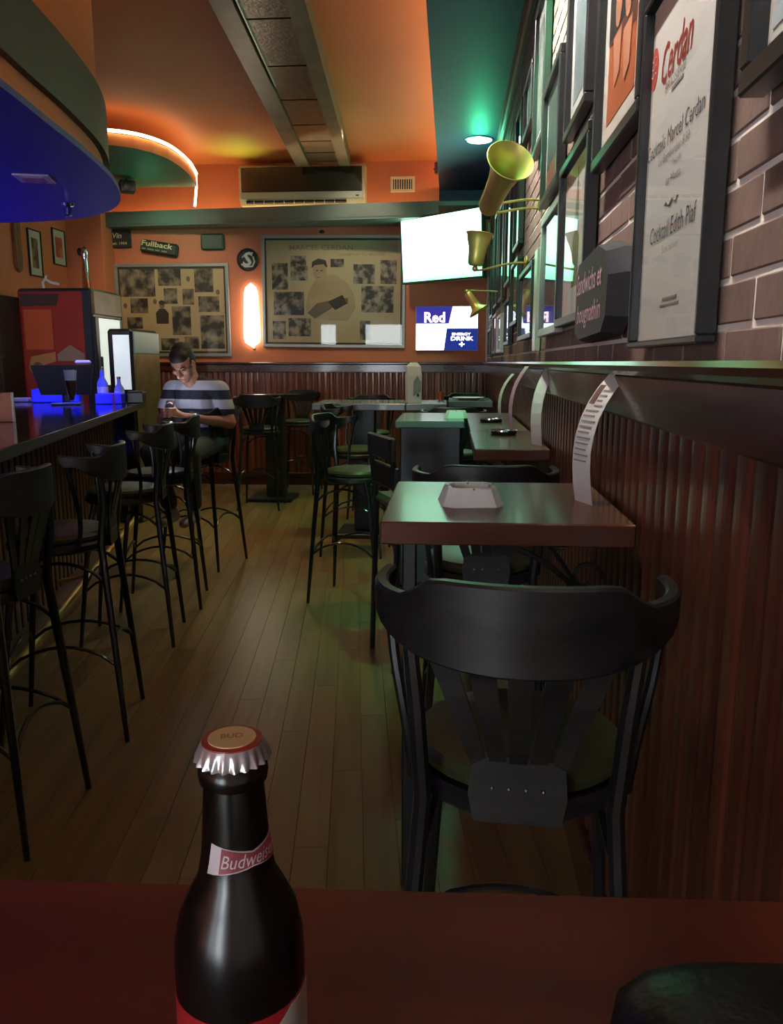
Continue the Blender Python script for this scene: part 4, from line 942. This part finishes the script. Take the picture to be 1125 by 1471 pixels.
# beer bottle
t = thing('beer_bottle', 'brown glass beer bottle with a crown cap on the foreground table', 'bottle', (-0.097, 0.332, 0.950), math.radians(14))
BG_ = mat('dark_brown_glass', rgb(10, 9, 7), 0.26, spec=0.5)
prof = [(0.001, 0.0), (0.024, 0.0), (0.0295, 0.006), (0.0305, 0.014), (0.0305, 0.122), (0.0300, 0.134), (0.0276, 0.146), (0.0225, 0.157), (0.0180, 0.166), (0.0160, 0.178), (0.0150, 0.190), (0.0140, 0.207), (0.0136, 0.212), (0.0155, 0.2135), (0.0160, 0.217), (0.0155, 0.221), (0.0140, 0.2225), (0.0132, 0.230), (0.001, 0.230)]
MB().lathe(prof, 40).build('glass_body', BG_, t)
b = MB(); R_ = []
for r_, z_, am in ((0.0136, 0.2235, 0.0), (0.0166, 0.2235, 0.0010), (0.0163, 0.2255, 0.0008), (0.0148, 0.2300, 0.0), (0.0138, 0.2318, 0), (0.0005, 0.2322, 0)):
    R_.append([((r_+am*math.cos(21*2*PI*k/126))*math.cos(2*PI*k/126), (r_+am*math.cos(21*2*PI*k/126))*math.sin(2*PI*k/126), z_) for k in range(126)])
cap = b.loft(R_, True, True).build('crown_cap', mat('silver_cap', rgb(200, 204, 210), 0.28, 0.75), t)
MB().lathe([(0.0005, 0.2330), (0.0136, 0.2324), (0.0137, 0.2316), (0.0005, 0.2316)], 32).build('red_cap_print', mat('cap_red', rgb(150, 40, 30), 0.4), cap)
MB().lathe([(0.0005, 0.2334), (0.0108, 0.2331), (0.0108, 0.2322), (0.0005, 0.2320)], 32).build('cream_cap_print', mat('cap_cream', rgb(214, 190, 140), 0.45), cap)
text('BUD', 0.010, mat('cap_brown', rgb(160, 120, 80), 0.5), cap, (0.0, 0.0, 0.2336), 0.0045, plane='xy', bold=0.02)
def wrap(poly, z0, rad, name, mt, parent, off, seg=40):
    """flat outline bent round the bottle; poly in (arc length, height)"""
    bm = bmesh.new(); vs = [bm.verts.new((x, z, 0)) for x, z in poly]; bm.faces.new(vs)
    bmesh.ops.triangulate(bm, faces=bm.faces[:])
    bmesh.ops.subdivide_edges(bm, edges=bm.edges[:], cuts=5, use_grid_fill=True)
    for v in bm.verts:
        x, z = v.co.x, v.co.y; rr = rad(z)+off; a = x/0.0165-PI/2
        v.co = (rr*math.cos(a), rr*math.sin(a), z)
    me = bpy.data.meshes.new(name); bm.to_mesh(me); bm.free(); me.materials.append(mt)
    for p in me.polygons: p.use_smooth = True
    return link(name, me, parent)
def neck_r(z):
    for (r0, z0), (r1, z1) in zip(prof[:-1], prof[1:]):
        if z0 <= z <= z1 and z1 > z0: return r0+(r1-r0)*(z-z0)/(z1-z0)
    return 0.016
def bow(s): return [(-0.0205*s, 0.181+0.0075*s), (0.0, 0.181+0.0032*s), (0.0205*s, 0.181+0.0075*s), (0.0225*s, 0.181-0.0075*s), (0.0, 0.181-0.0042*s), (-0.0225*s, 0.181-0.0075*s)]
sh = 0.0085
wrap([(x+sh, z) for x, z in bow(1.0)], 0, neck_r, 'neck_label', mat('label_white', rgb(200, 190, 196), 0.45), t, 0.0004)
wrap([(x*0.9+sh, z) for x, z in bow(0.80)], 0, neck_r, 'neck_label_red', mat('label_red', rgb(134, 52, 62), 0.45), t, 0.0007)
# script on the bow label
tx = text('Budweiser', 0.030, mat('label_script', rgb(206, 190, 198), 0.5), t, (0, 0, 0), 0.0062, shear=0.3, name='label_lettering')
for v in tx.data.vertices:
    x, z = v.co.x, v.co.z; a = (x+sh)/0.0165-PI/2; rr = neck_r(0.181+z)+0.0011; v.co = (rr*math.cos(a), rr*math.sin(a), 0.181+z)
lb = []
for k in range(41):
    a = 2*PI*k/40; lb.append(a)
def band(z0, z1, a0, a1, name, mt, off):
    n = 30; rings = []
    for i in range(n+1):
        a = a0+(a1-a0)*i/n; zt = z1(a) if callable(z1) else z1
        rings.append([((0.0305+off)*math.cos(a), (0.0305+off)*math.sin(a), z0), ((0.0305+off)*math.cos(a), (0.0305+off)*math.sin(a), zt), ((0.0302+off)*math.cos(a), (0.0302+off)*math.sin(a), zt), ((0.0302+off)*math.cos(a), (0.0302+off)*math.sin(a), z0)])
    return MB().loft(rings, True, True).build(name, mt, t)
band(0.03, 0.110, 0, 2*PI*0.999, 'body_label', mat('label_deep_red', rgb(150, 26, 32), 0.45), 0.0004)
band(0.03, lambda a: 0.088+0.021*min(1, max(0, (a+PI*0.55)/1.0)), -PI*0.55, -PI*0.05, 'pale_label_field', mat('label_pale', rgb(170, 168, 160), 0.5), 0.0008)
# black pouch in the corner of the near table
t = thing('black_pouch', 'black glossy pouch with metal studs at the corner of the foreground table', 'pouch', (0.20, 0.392, 0.951), 0.04)
rings = []
for i in range(13):
    u = -1+2*i/12; sx = 0.11*u; e = (1-abs(u)**4)**0.5; hh = 0.005+0.043*e; dd = 0.01+0.055*e
    rings.append([(sx, dd*math.cos(a), max(0, hh*0.5+hh*0.5*math.sin(a))) for a in [2*PI*k/14 for k in range(14)]])
MB().loft(rings, True, True).build('body', mat('black_leather', rgb(14, 15, 18), 0.4, bump=(120, 0.3)), t)
for q in (-0.07, 0.075): MB().ball((q, -0.052, 0.033), 0.0035).build('stud', RIVET, t)
MB().tube([(-0.1, -0.02, 0.042), (-0.05, -0.03, 0.048), (0.05, -0.03, 0.048), (0.1, -0.02, 0.042)], 0.0018, 6).build('zip', mat('dark_zip', rgb(50, 54, 58), 0.3, 0.7), t)

# ------------------------------------------------------------------ bar counter and what stands on it
BA = math.atan(0.235); bar = thing('bar_counter', 'long dark bar with a black glossy top and slatted wooden front', 'bar counter', (-1.58, 2.7, 0), BA)
TOP = mat('black_stone_top', rgb(24, 26, 34), 0.10, coat=0.6, noise=(30, 0.2))
MB().prism([(0, -3.0), (0, 3.62), (-1.55, 3.62), (-1.55, 1.3), (-0.52, 1.3), (-0.52, -3.0)], 1.010, 1.05).build('counter_top', TOP, bar)
MB().prism([(0.004, -3.0), (0.004, 3.624), (-0.012, 3.624), (-0.012, -3.0)], 1.004, 1.046).build('edge_strip', mat('grey_edge', rgb(84, 88, 82), 0.3, 0.3), bar)
MB().prism([(-0.24, -3.0), (-0.24, 3.38), (-1.5, 3.38), (-1.5, 1.35), (-0.5, 1.35), (-0.5, -3.0)], 0.0, 1.01).build('body', BARWOOD, bar)
BS = slat_mesh(0.088, 0.80, 0.012, 'slat', BARWOOD)
for k in range(70): link('slat', BS, bar, (-0.235, -2.95+0.09*(k+0.5), 0.12), (0, 0, PI/2))
MB().bbox((-0.232, 0.2, 0.965), (0.03, 6.3, 0.09), 0.005).build('apron_rail', BARWOOD, bar)
for k in range(5):
    x = -0.235
fr = MB().tube([(-0.05, -2.9, 0.2), (-0.05, 3.2, 0.2)], 0.019, 10).build('foot_rail', BRASS, bar)
for k in range(5): MB().tube([(-0.05, -2.4+k*1.3, 0.2), (-0.24, -2.4+k*1.3, 0.16)], 0.012, 8).build('rail_bracket', BRASS, fr)
def on_bar(x, y): return (-1.58+x*math.cos(BA)-y*math.sin(BA), 2.7+x*math.sin(BA)+y*math.cos(BA), 1.05)
# beer glass
t = thing('beer_glass', 'tall tapered stemmed beer glass standing on the bar', 'glass', (-2.44, 5.05, 1.05))
GL = glass_mat('thin_glass', (0.92, 0.95, 1.0), 0.03)
MB().lathe([(0.001, 0.0), (0.046, 0.0), (0.046, 0.005), (0.01, 0.012), (0.008, 0.04), (0.018, 0.06), (0.030, 0.12), (0.043, 0.255), (0.041, 0.255), (0.027, 0.12), (0.012, 0.058), (0.001, 0.05)], 24).build('glass_bowl', GL, t)
MB().lathe([(0.001, 0.058), (0.013, 0.062), (0.026, 0.12), (0.034, 0.185), (0.001, 0.186)], 20).build('beer', mat('dark_beer', rgb(70, 44, 24), 0.1), t)
MB().lathe([(0.001, 0.186), (0.034, 0.186), (0.0405, 0.25), (0.001, 0.252)], 20).build('foam', mat('beer_foam', rgb(176, 182, 200), 0.7), t)
# till screen
t = thing('till_screen', 'black back of a till screen standing on the bar in front of the red cooler', 'screen', (-2.76, 5.62, 1.05), math.radians(22))
rings = [[(-0.165, 0.0, 0.07), (0.165, 0.0, 0.07), (0.165, 0.05, 0.07), (-0.165, 0.05, 0.07)], [(-0.215, -0.05, 0.28), (0.2, -0.05, 0.28), (0.2, -0.01, 0.28), (-0.215, -0.01, 0.28)]]
MB().loft(rings, False, True).build('housing', mat('matt_black_plastic', rgb(16, 16, 18), 0.45), t)
MB().tube([(0, 0.03, 0.0), (0, 0.03, 0.1)], 0.03).build('stand', IRON, t); MB().bbox((0, 0.03, 0.008), (0.2, 0.16, 0.016), 0.004).build('foot', IRON, t)
MB().bbox((0.13, 0.02, 0.30), (0.11, 0.05, 0.03), 0.012).build('receipt_cover', mat('cream_plastic', rgb(206, 190, 160), 0.45), t)
# blue boxes
BLU = mat('cobalt_box', rgb(30, 36, 235), 0.45)
t = thing('blue_crate', 'larger blue box with white straws beside the till screen', 'box', (-3.02, 6.02, 1.05), 0.3)
MB().bbox((0, 0, 0.05), (0.34, 0.2, 0.10), 0.006).build('box', BLU, t)
for k, (sx, sy, h_) in enumerate(((-0.1, 0, 0.14), (0.05, 0.02, 0.13), (0.12, -0.03, 0.12))): MB().tube([(sx, sy, 0.06), (sx+0.02, sy, h_)], 0.008).build('straw', WHITE, t)
t = thing('blue_box', 'small blue box with a purple stripe at the bar end', 'box', (-2.50, 5.78, 1.05), 0.2)
MB().bbox((0, 0, 0.038), (0.19, 0.13, 0.076), 0.005).build('box', BLU, t); MB().box((0.035, -0.0655, 0.038), (0.02, 0.002, 0.075)).build('stripe', mat('purple_stripe', rgb(130, 40, 120), 0.5), t)
def bottle_small(label, loc, h, r_, m):
    t = thing('glass_bottle', label, 'bottle', loc)
    MB().lathe([(0.001, 0), (r_, 0), (r_, h*0.55), (r_*0.4, h*0.75), (r_*0.36, h), (0.001, h)], 18).build('glass_body', m, t)
    MB().lathe([(r_*0.4, h*0.94), (r_*0.42, h*1.02), (0.001, h*1.03)], 12).build('cap', CHROME, t)
    MB().lathe([(r_*1.02, h*0.16), (r_*1.02, h*0.46)], 18).build('label', WHITE, t)
bottle_small('pale blue glass bottle behind the small blue box', (-2.62, 5.93, 1.05), 0.26, 0.04, mat('pale_blue_glass', rgb(120, 140, 200), 0.1))
bottle_small('shorter clear bottle with a white label near the cooler', (-2.50, 5.95, 1.05), 0.19, 0.036, mat('clear_grey_glass', rgb(160, 170, 200), 0.1))
t = thing('black_case', 'low black case at the very end of the bar', 'case', (-2.37, 5.95, 1.05), 0.2)
MB().bbox((0, 0, 0.04), (0.12, 0.14, 0.08), 0.006).build('body', FRAME, t); MB().bbox((0, 0, 0.083), (0.11, 0.13, 0.008), 0.003).build('lid', IRON, t)
t = thing('drinks_menu', 'orange striped card lying at the near edge of the bar', 'menu', (-2.27, 3.95, 1.05), 0.2)
MB().bbox((0, 0, 0.075), (0.1, 0.014, 0.15), 0.003).build('card', mat('orange_card', rgb(150, 72, 34), 0.5), t); MB().bbox((0.046, -0.004, 0.075), (0.012, 0.014, 0.15), 0.002).build('pale_edge', MATBOARD, t)
t = thing('white_tray', 'small white tray beside the blue crate', 'tray', (-3.32, 6.02, 1.05), 0.1)
MB().bbox((0, 0, 0.012), (0.16, 0.1, 0.024), 0.006).build('base', MATS['dull_white'], t); MB().bbox((0, 0, 0.028), (0.13, 0.075, 0.008), 0.003).build('napkins', WHITE, t)

# red drinks cooler against the orange wall
t = thing('drinks_cooler', 'tall red cooler with a painted column on its side, behind the bar', 'cooler', (-3.43, 7.20, 0))
MB().bbox((0, 0.0, 0.99), (0.66, 0.60, 1.98), 0.02).build('cabinet', mat('cooler_dark', rgb(36, 44, 60), 0.35), t)
MB().plate(rect(-0.32, 0.10, 0.25, 1.95), -0.306, -0.300).build('side_panel', mat('cooler_red', rgb(150, 48, 42), 0.35, noise=(3, 0.15)), t)
MB().plate(rect(-0.28, 1.46, -0.03, 1.80), -0.309, -0.305).build('orange_panel', mat('cooler_orange', rgb(190, 84, 44), 0.45, noise=(4, 0.1)), t)
AR = mat('cooler_art_tan', rgb(176, 128, 84), 0.5)
MB().plate([(-0.24, 1.40), (-0.02, 1.44), (-0.02, 1.36), (-0.12, 1.33), (-0.14, 1.24), (-0.22, 1.22), (-0.27, 1.30)], -0.310, -0.306).build('painted_capital', AR, t)
b = MB(); b.tube([(-0.19+0.045*math.cos(a)*(1-a/14), -0.311, 1.31+0.045*math.sin(a)*(1-a/14)) for a in [k*0.6 for k in range(18)]], 0.007, 6); b.build('painted_volute', mat('cooler_art_brown', rgb(110, 66, 42), 0.5), t)
MB().plate([(0.0, 1.42), (0.12, 1.50), (0.24, 1.42), (0.24, 1.36), (0.0, 1.36)], -0.310, -0.306).build('painted_gable', mat('cooler_art_grey', rgb(140, 124, 116), 0.5), t)
MB().plate([(-0.30, 1.83), (0.02, 1.83), (0.05, 1.93), (-0.30, 1.93)], -0.310, -0.306).build('dark_header', mat('cooler_header', rgb(60, 44, 40), 0.5), t)
MB().bbox((0.335, 0, 1.86), (0.03, 0.58, 0.2), 0.006).build('sign_band', mat('olive_sign_band', rgb(120, 104, 64), 0.4, noise=(10, 0.3)), t)
d_ = MB().bbox((0.335, 0, 0.92), (0.03, 0.58, 1.64), 0.006).build('door', mat('door_dark', rgb(30, 34, 40), 0.4), t)
MB().box((0.352, 0, 1.44), (0.006, 0.44, 0.58)).build('door_glass', glow('cooler_lit_glass', (0.85, 0.95, 0.92), 0.55), d_); MB().tube([(0.37, -0.25, 0.7), (0.37, -0.25, 1.4)], 0.012).build('handle', IRON, d_)
# things on top of the red cooler
t = thing('chrome_shaker', 'tall chrome tapered shaker with a dark knob on top of the red cooler', 'shaker', (-3.20, 7.05, 1.981))
MB().lathe([(0.001, 0), (0.038, 0), (0.038, 0.01), (0.034, 0.02), (0.024, 0.25), (0.026, 0.27), (0.034, 0.30), (0.028, 0.34), (0.001, 0.36)], 20).build('body', CHROME, t)
MB().ball((-0.04, 0.0, 0.315), (0.026, 0.026, 0.035)).build('knob', FRAME, t)
t = thing('white_faucet', 'white curved faucet on top of the red cooler', 'faucet', (-3.52, 7.05, 1.98))
MB().tube([(-0.07, 0, 0.0), (-0.075, 0, 0.06), (-0.05, 0, 0.09), (0.0, 0, 0.06), (0.07, 0, 0.045)], 0.012).build('spout', WHITE, t); MB().tube([(-0.05, 0, 0.08), (-0.04, 0, 0.12)], 0.009).build('lever', WHITE, t)
# small steel cooler at the end of the bar
t = thing('bottle_cooler', 'lower steel cooler with a lit glass side, at the end of the bar', 'cooler', (-2.76, 6.80, 0))
MB().bbox((0.055, 0, 0.81), (0.21, 0.60, 1.62), 0.02).build('cabinet', IRON, t)
MB().bbox((0.163, 0, 0.72), (0.012, 0.57, 1.40), 0.004).build('front_panel', mat('yellow_reflection_steel', rgb(176, 160, 112), 0.3, 0.75, noise=(7, 0.25)), t)  # steel with a yellow reflection put into its colour
MB().bbox((0.165, 0, 1.51), (0.014, 0.57, 0.18), 0.006).build('header', mat('pale_blue_header', rgb(150, 176, 190), 0.35), t)
MB().plate(rect(0.0, 1.13, 0.135, 1.57), -0.306, -0.30).build('lit_glass', glow('cooler_side_glass', (0.80, 0.92, 1.0), 0.6), t)
t = thing('dark_shelf_unit', 'dark wooden shelf unit behind the bar', 'shelf', (-3.88, 6.7, 0))
MB().bbox((0, 0, 0.95), (0.30, 0.34, 1.9), 0.006).build('carcass', mat('dark_shelf_wood', rgb(38, 24, 18), 0.6, wood=(2, rgb(24, 14, 10), 2)), t)  # carcass of dark brown wood
for z in (0.5, 0.95, 1.4): MB().box((0.05, -0.165, z), (0.24, 0.02, 0.03)).build('shelf', BARWOOD, t)

# ------------------------------------------------------------------ seated man
def capsule(b, p, q, r0, r1, n=6, seg=12):
    p, q = Vector(p), Vector(q); pts = [p.lerp(q, i/n) for i in range(n+1)]; rr = [r0+(r1-r0)*i/n for i in range(n+1)]
    b.tube(pts, rr, seg); b.ball(p, r0, seg, 8); b.ball(q, r1, seg, 8)
def blob_mesh(b, name, mt, parent, voxel, smooth=4):
    o = b.build(name, mt, parent)
    m1 = o.modifiers.new('join', 'REMESH'); m1.mode = 'VOXEL'; m1.voxel_size = voxel; m1.use_smooth_shade = True
    m2 = o.modifiers.new('soften', 'SMOOTH'); m2.iterations = smooth; m2.factor = 0.5
    return o
man = thing('person', 'man in navy and pale striped shirt on a bar stool, looking at a phone', 'person', (-1.645, 5.20, 0.052), math.radians(-14))
man.scale = (0.93, 0.93, 0.93)
SKIN = mat('skin', rgb(176, 128, 104), 0.5, noise=(18, 0.06))
b = MB()
hd = Vector((-0.02, -0.165, 1.385)); tilt = Matrix.Rotation(math.radians(34), 3, 'X') @ Matrix.Rotation(math.radians(6), 3, 'Z')
H = lambda x, y, z: hd + tilt @ Vector((x, y, z))
b.ball(H(0, 0.012, 0.03), (0.076, 0.094, 0.088), 20, 14, tilt)     # skull
b.ball(H(0, -0.024, -0.040), (0.059, 0.062, 0.072), 18, 12, tilt)   # face
b.ball(H(0, -0.050, -0.092), (0.032, 0.030, 0.024), 14, 10, tilt)   # chin
b.ball(H(0, -0.070, 0.020), (0.050, 0.018, 0.013), 14, 8, tilt)     # brow
capsule(b, H(0, -0.086, 0.004), H(0, -0.108, -0.034), 0.009, 0.015, 4, 10)   # nose
for s in (-1, 1):
    b.ball(H(s*0.016, -0.092, -0.036), 0.009, 8, 6); b.ball(H(s*0.042, -0.056, -0.022), (0.022, 0.022, 0.02), 10, 8, tilt)   # nostril, cheek
    b.ball(H(s*0.077, 0.004, -0.012), (0.010, 0.020, 0.033), 10, 8, tilt)   # ear
b.ball(H(0, -0.079, -0.064), (0.024, 0.010, 0.007), 10, 6, tilt); b.ball(H(0, -0.077, -0.074), (0.021, 0.010, 0.007), 10, 6, tilt)
capsule(b, (0, -0.055, 1.20), H(0, 0.025, -0.045), 0.060, 0.056)   # neck
# trunk
capsule(b, (0, 0.01, 0.84), (0, -0.01, 1.0), 0.10, 0.095); capsule(b, (0, -0.01, 1.0), (0, -0.045, 1.15), 0.095, 0.09); capsule(b, (-0.14, -0.05, 1.205), (0.14, -0.05, 1.205), 0.045, 0.045)
# arms
SHL, SHR = Vector((0.185, -0.04, 1.205)), Vector((-0.185, -0.05, 1.205)); ELL, ELR = Vector((0.265, -0.06, 0.985)), Vector((-0.25, -0.09, 0.99)); WRL, WRR = Vector((0.045, -0.285, 1.035)), Vector((-0.095, -0.29, 1.045))
for s, sh_, el, wr in ((1, SHL, ELL, WRL), (-1, SHR, ELR, WRR)):
    capsule(b, sh_, el, 0.052, 0.043); capsule(b, el, wr, 0.044, 0.029)
PH = Vector((-0.03, -0.345, 1.085))
def hand(s, wr):
    palm = Vector((PH.x+s*0.030, PH.y+0.025, PH.z-0.022))
    capsule(b, wr, palm, 0.027, 0.028, 4, 10); b.ball(palm+Vector((0, -0.012, 0.0)), (0.026, 0.038, 0.030), 12, 8)
    for k in range(4):   # fingers curl round the back of the phone
        z = PH.z-0.052+k*0.019; L_ = (0.8, 0.95, 1.0, 0.9)[k]
        p0 = Vector((PH.x+s*0.046, PH.y+0.012, z)); p1 = Vector((PH.x+s*0.044, PH.y-0.022*L_, z+0.002)); p2 = Vector((PH.x+s*0.018*(2-L_), PH.y-0.034, z+0.003)); p3 = Vector((PH.x+s*0.004, PH.y-0.026, z+0.003))
        b.tube([p0, p1, p2, p3], [0.0088, 0.0086, 0.008, 0.007], 8); b.ball(p3, 0.007, 8, 6); b.ball(p1, 0.0088, 8, 6)
    q0 = palm+Vector((s*0.006, 0.010, 0.02)); q1 = Vector((PH.x+s*0.026, PH.y+0.020, PH.z+0.030)); q2 = Vector((PH.x+s*0.006, PH.y+0.018, PH.z+0.044))
    b.tube([q0, q1, q2], [0.012, 0.0095, 0.008], 8); b.ball(q1, 0.0097, 8, 6); b.ball(q2, 0.008, 8, 6)
hand(1, WRL); hand(-1, WRR)
# legs
HPL, HPR = Vector((0.10, 0.0, 0.855)), Vector((-0.10, 0.0, 0.855)); KNL, KNR = Vector((0.155, -0.40, 0.80)), Vector((-0.14, -0.42, 0.80)); ANL, ANR = Vector((0.10, -0.30, 0.40)), Vector((-0.06, -0.32, 0.395))
for hp, kn, an in ((HPL, KNL, ANL), (HPR, KNR, ANR)):
    capsule(b, hp, kn, 0.080, 0.056); capsule(b, kn, an, 0.054, 0.036)
blob_mesh(b, 'body', SKIN, man, 0.0055, 3)
# hair, brows, eyes
b = MB(); b.ball(H(0, 0.029, 0.042), (0.0795, 0.092, 0.084), 20, 14, tilt)
for k in range(60):
    a = k*2.399; q = (k/60)**0.5; b.ball(H(0.070*q*math.cos(a), 0.038+0.076*q*math.sin(a), 0.046+0.078*(1-q*q)**0.5), 0.014, 7, 5)
for s_ in (-1, 1):
    b.ball(H(s_*0.062, 0.030, 0.016), (0.018, 0.050, 0.050), 12, 8, tilt); b.ball(H(s_*0.064, -0.006, 0.022), (0.012, 0.022, 0.034), 10, 8, tilt)
b.ball(H(0, -0.012, 0.066), (0.069, 0.068, 0.058), 16, 12, tilt)
hair = blob_mesh(b, 'hair', mat('dark_hair', rgb(40, 32, 27), 0.6, noise=(60, 0.3), bump=(140, 0.5)), man, 0.007, 1)
for s in (-1, 1):
    MB().tube([H(s*0.016, -0.084, 0.016), H(s*0.034, -0.082, 0.022), H(s*0.050, -0.070, 0.015)], [0.004, 0.0045, 0.003], 6).build('eyebrow', MATS['dark_hair'], man)
    MB().ball(H(s*0.031, -0.075, -0.004), (0.013, 0.008, 0.006), 10, 6, tilt).build('eyelid', mat('eyelid_skin', rgb(138, 94, 78), 0.5), man)
MB().tube([H(-0.022, -0.089, -0.069), H(0, -0.092, -0.068), H(0.022, -0.089, -0.069)], 0.0025, 6).build('lip_line', mat('lip', rgb(130, 76, 68), 0.5), man)
# striped polo shirt
m = bpy.data.materials.new('striped_jersey'); m.use_nodes = True; N = m.node_tree.nodes; L = m.node_tree.links; pb = N['Principled BSDF']; pb.inputs['Roughness'].default_value = 0.8
tc = N.new('ShaderNodeTexCoord'); sp = N.new('ShaderNodeSeparateXYZ'); L.new(tc.outputs['Object'], sp.inputs[0])
ma = N.new('ShaderNodeMath'); ma.operation = 'MULTIPLY_ADD'; ma.inputs[1].default_value = 1/0.128; ma.inputs[2].default_value = 0.06; L.new(sp.outputs['Z'], ma.inputs[0])
fx = N.new('ShaderNodeMath'); fx.operation = 'FRACT'; L.new(ma.outputs[0], fx.inputs[0]); gt = N.new('ShaderNodeMath'); gt.operation = 'GREATER_THAN'; gt.inputs[1].default_value = 0.5; L.new(fx.outputs[0], gt.inputs[0])
mx = N.new('ShaderNodeMix'); mx.data_type = 'RGBA'; mx.inputs[6].default_value = (*rgb(28, 30, 46), 1); mx.inputs[7].default_value = (*rgb(178, 180, 196), 1); L.new(gt.outputs[0], mx.inputs[0]); L.new(mx.outputs[2], pb.inputs['Base Color'])
b = MB()
for dx in (-0.055, 0.055):
    capsule(b, (dx, 0.01, 0.86), (dx, -0.015, 1.02), 0.112, 0.108); capsule(b, (dx, -0.015, 1.02), (dx, -0.05, 1.17), 0.108, 0.105)
capsule(b, (-0.155, -0.05, 1.215), (0.155, -0.05, 1.215), 0.068, 0.068); capsule(b, (-0.05, -0.05, 1.245), (0.05, -0.05, 1.245), 0.062, 0.062)
for sh_, el in ((SHL, ELL), (SHR, ELR)):
    capsule(b, sh_, sh_.lerp(el, 0.62), 0.068, 0.064)
blob_mesh(b, 'shirt', m, man, 0.008, 5)
b = MB()
for hp, kn, an in ((HPL, KNL, ANL), (HPR, KNR, ANR)):
    capsule(b, hp, kn, 0.096, 0.070); capsule(b, kn, kn.lerp(an, 0.86), 0.068, 0.060)
capsule(b, HPL+Vector((0, 0.02, 0)), HPR+Vector((0, 0.02, 0)), 0.10, 0.10)
blob_mesh(b, 'trousers', mat('dark_grey_trousers', rgb(62, 68, 62), 0.8, noise=(20, 0.1)), man, 0.010, 4)
for an in (ANL, ANR):
    b = MB(); capsule(b, an+Vector((0, 0.03, -0.045)), an+Vector((0, -0.13, -0.068)), 0.040, 0.034); capsule(b, an, an+Vector((0, 0.02, -0.04)), 0.040, 0.042)
    blob_mesh(b, 'shoe', mat('pale_shoe', rgb(170, 160, 148), 0.6), man, 0.009, 3)
ph = thing('mobile_phone', 'mobile phone with a lit screen in the seated man\'s hands', 'phone', (0, 0, 0))
ph.location = Vector(man.location)+Matrix.Rotation(math.radians(-14), 3, 'Z') @ (PH*0.93)
ph.scale = (0.93, 0.93, 0.93)
ph.rotation_euler = (math.radians(-28), 0, math.radians(-14))
MB().bbox((0, 0, 0), (0.068, 0.009, 0.135), 0.004).build('case', FRAME, ph)
MB().box((0, 0.0052, 0), (0.060, 0.001, 0.122)).build('screen', glow('phone_screen', (0.85, 0.92, 1.0), 2.0), ph)
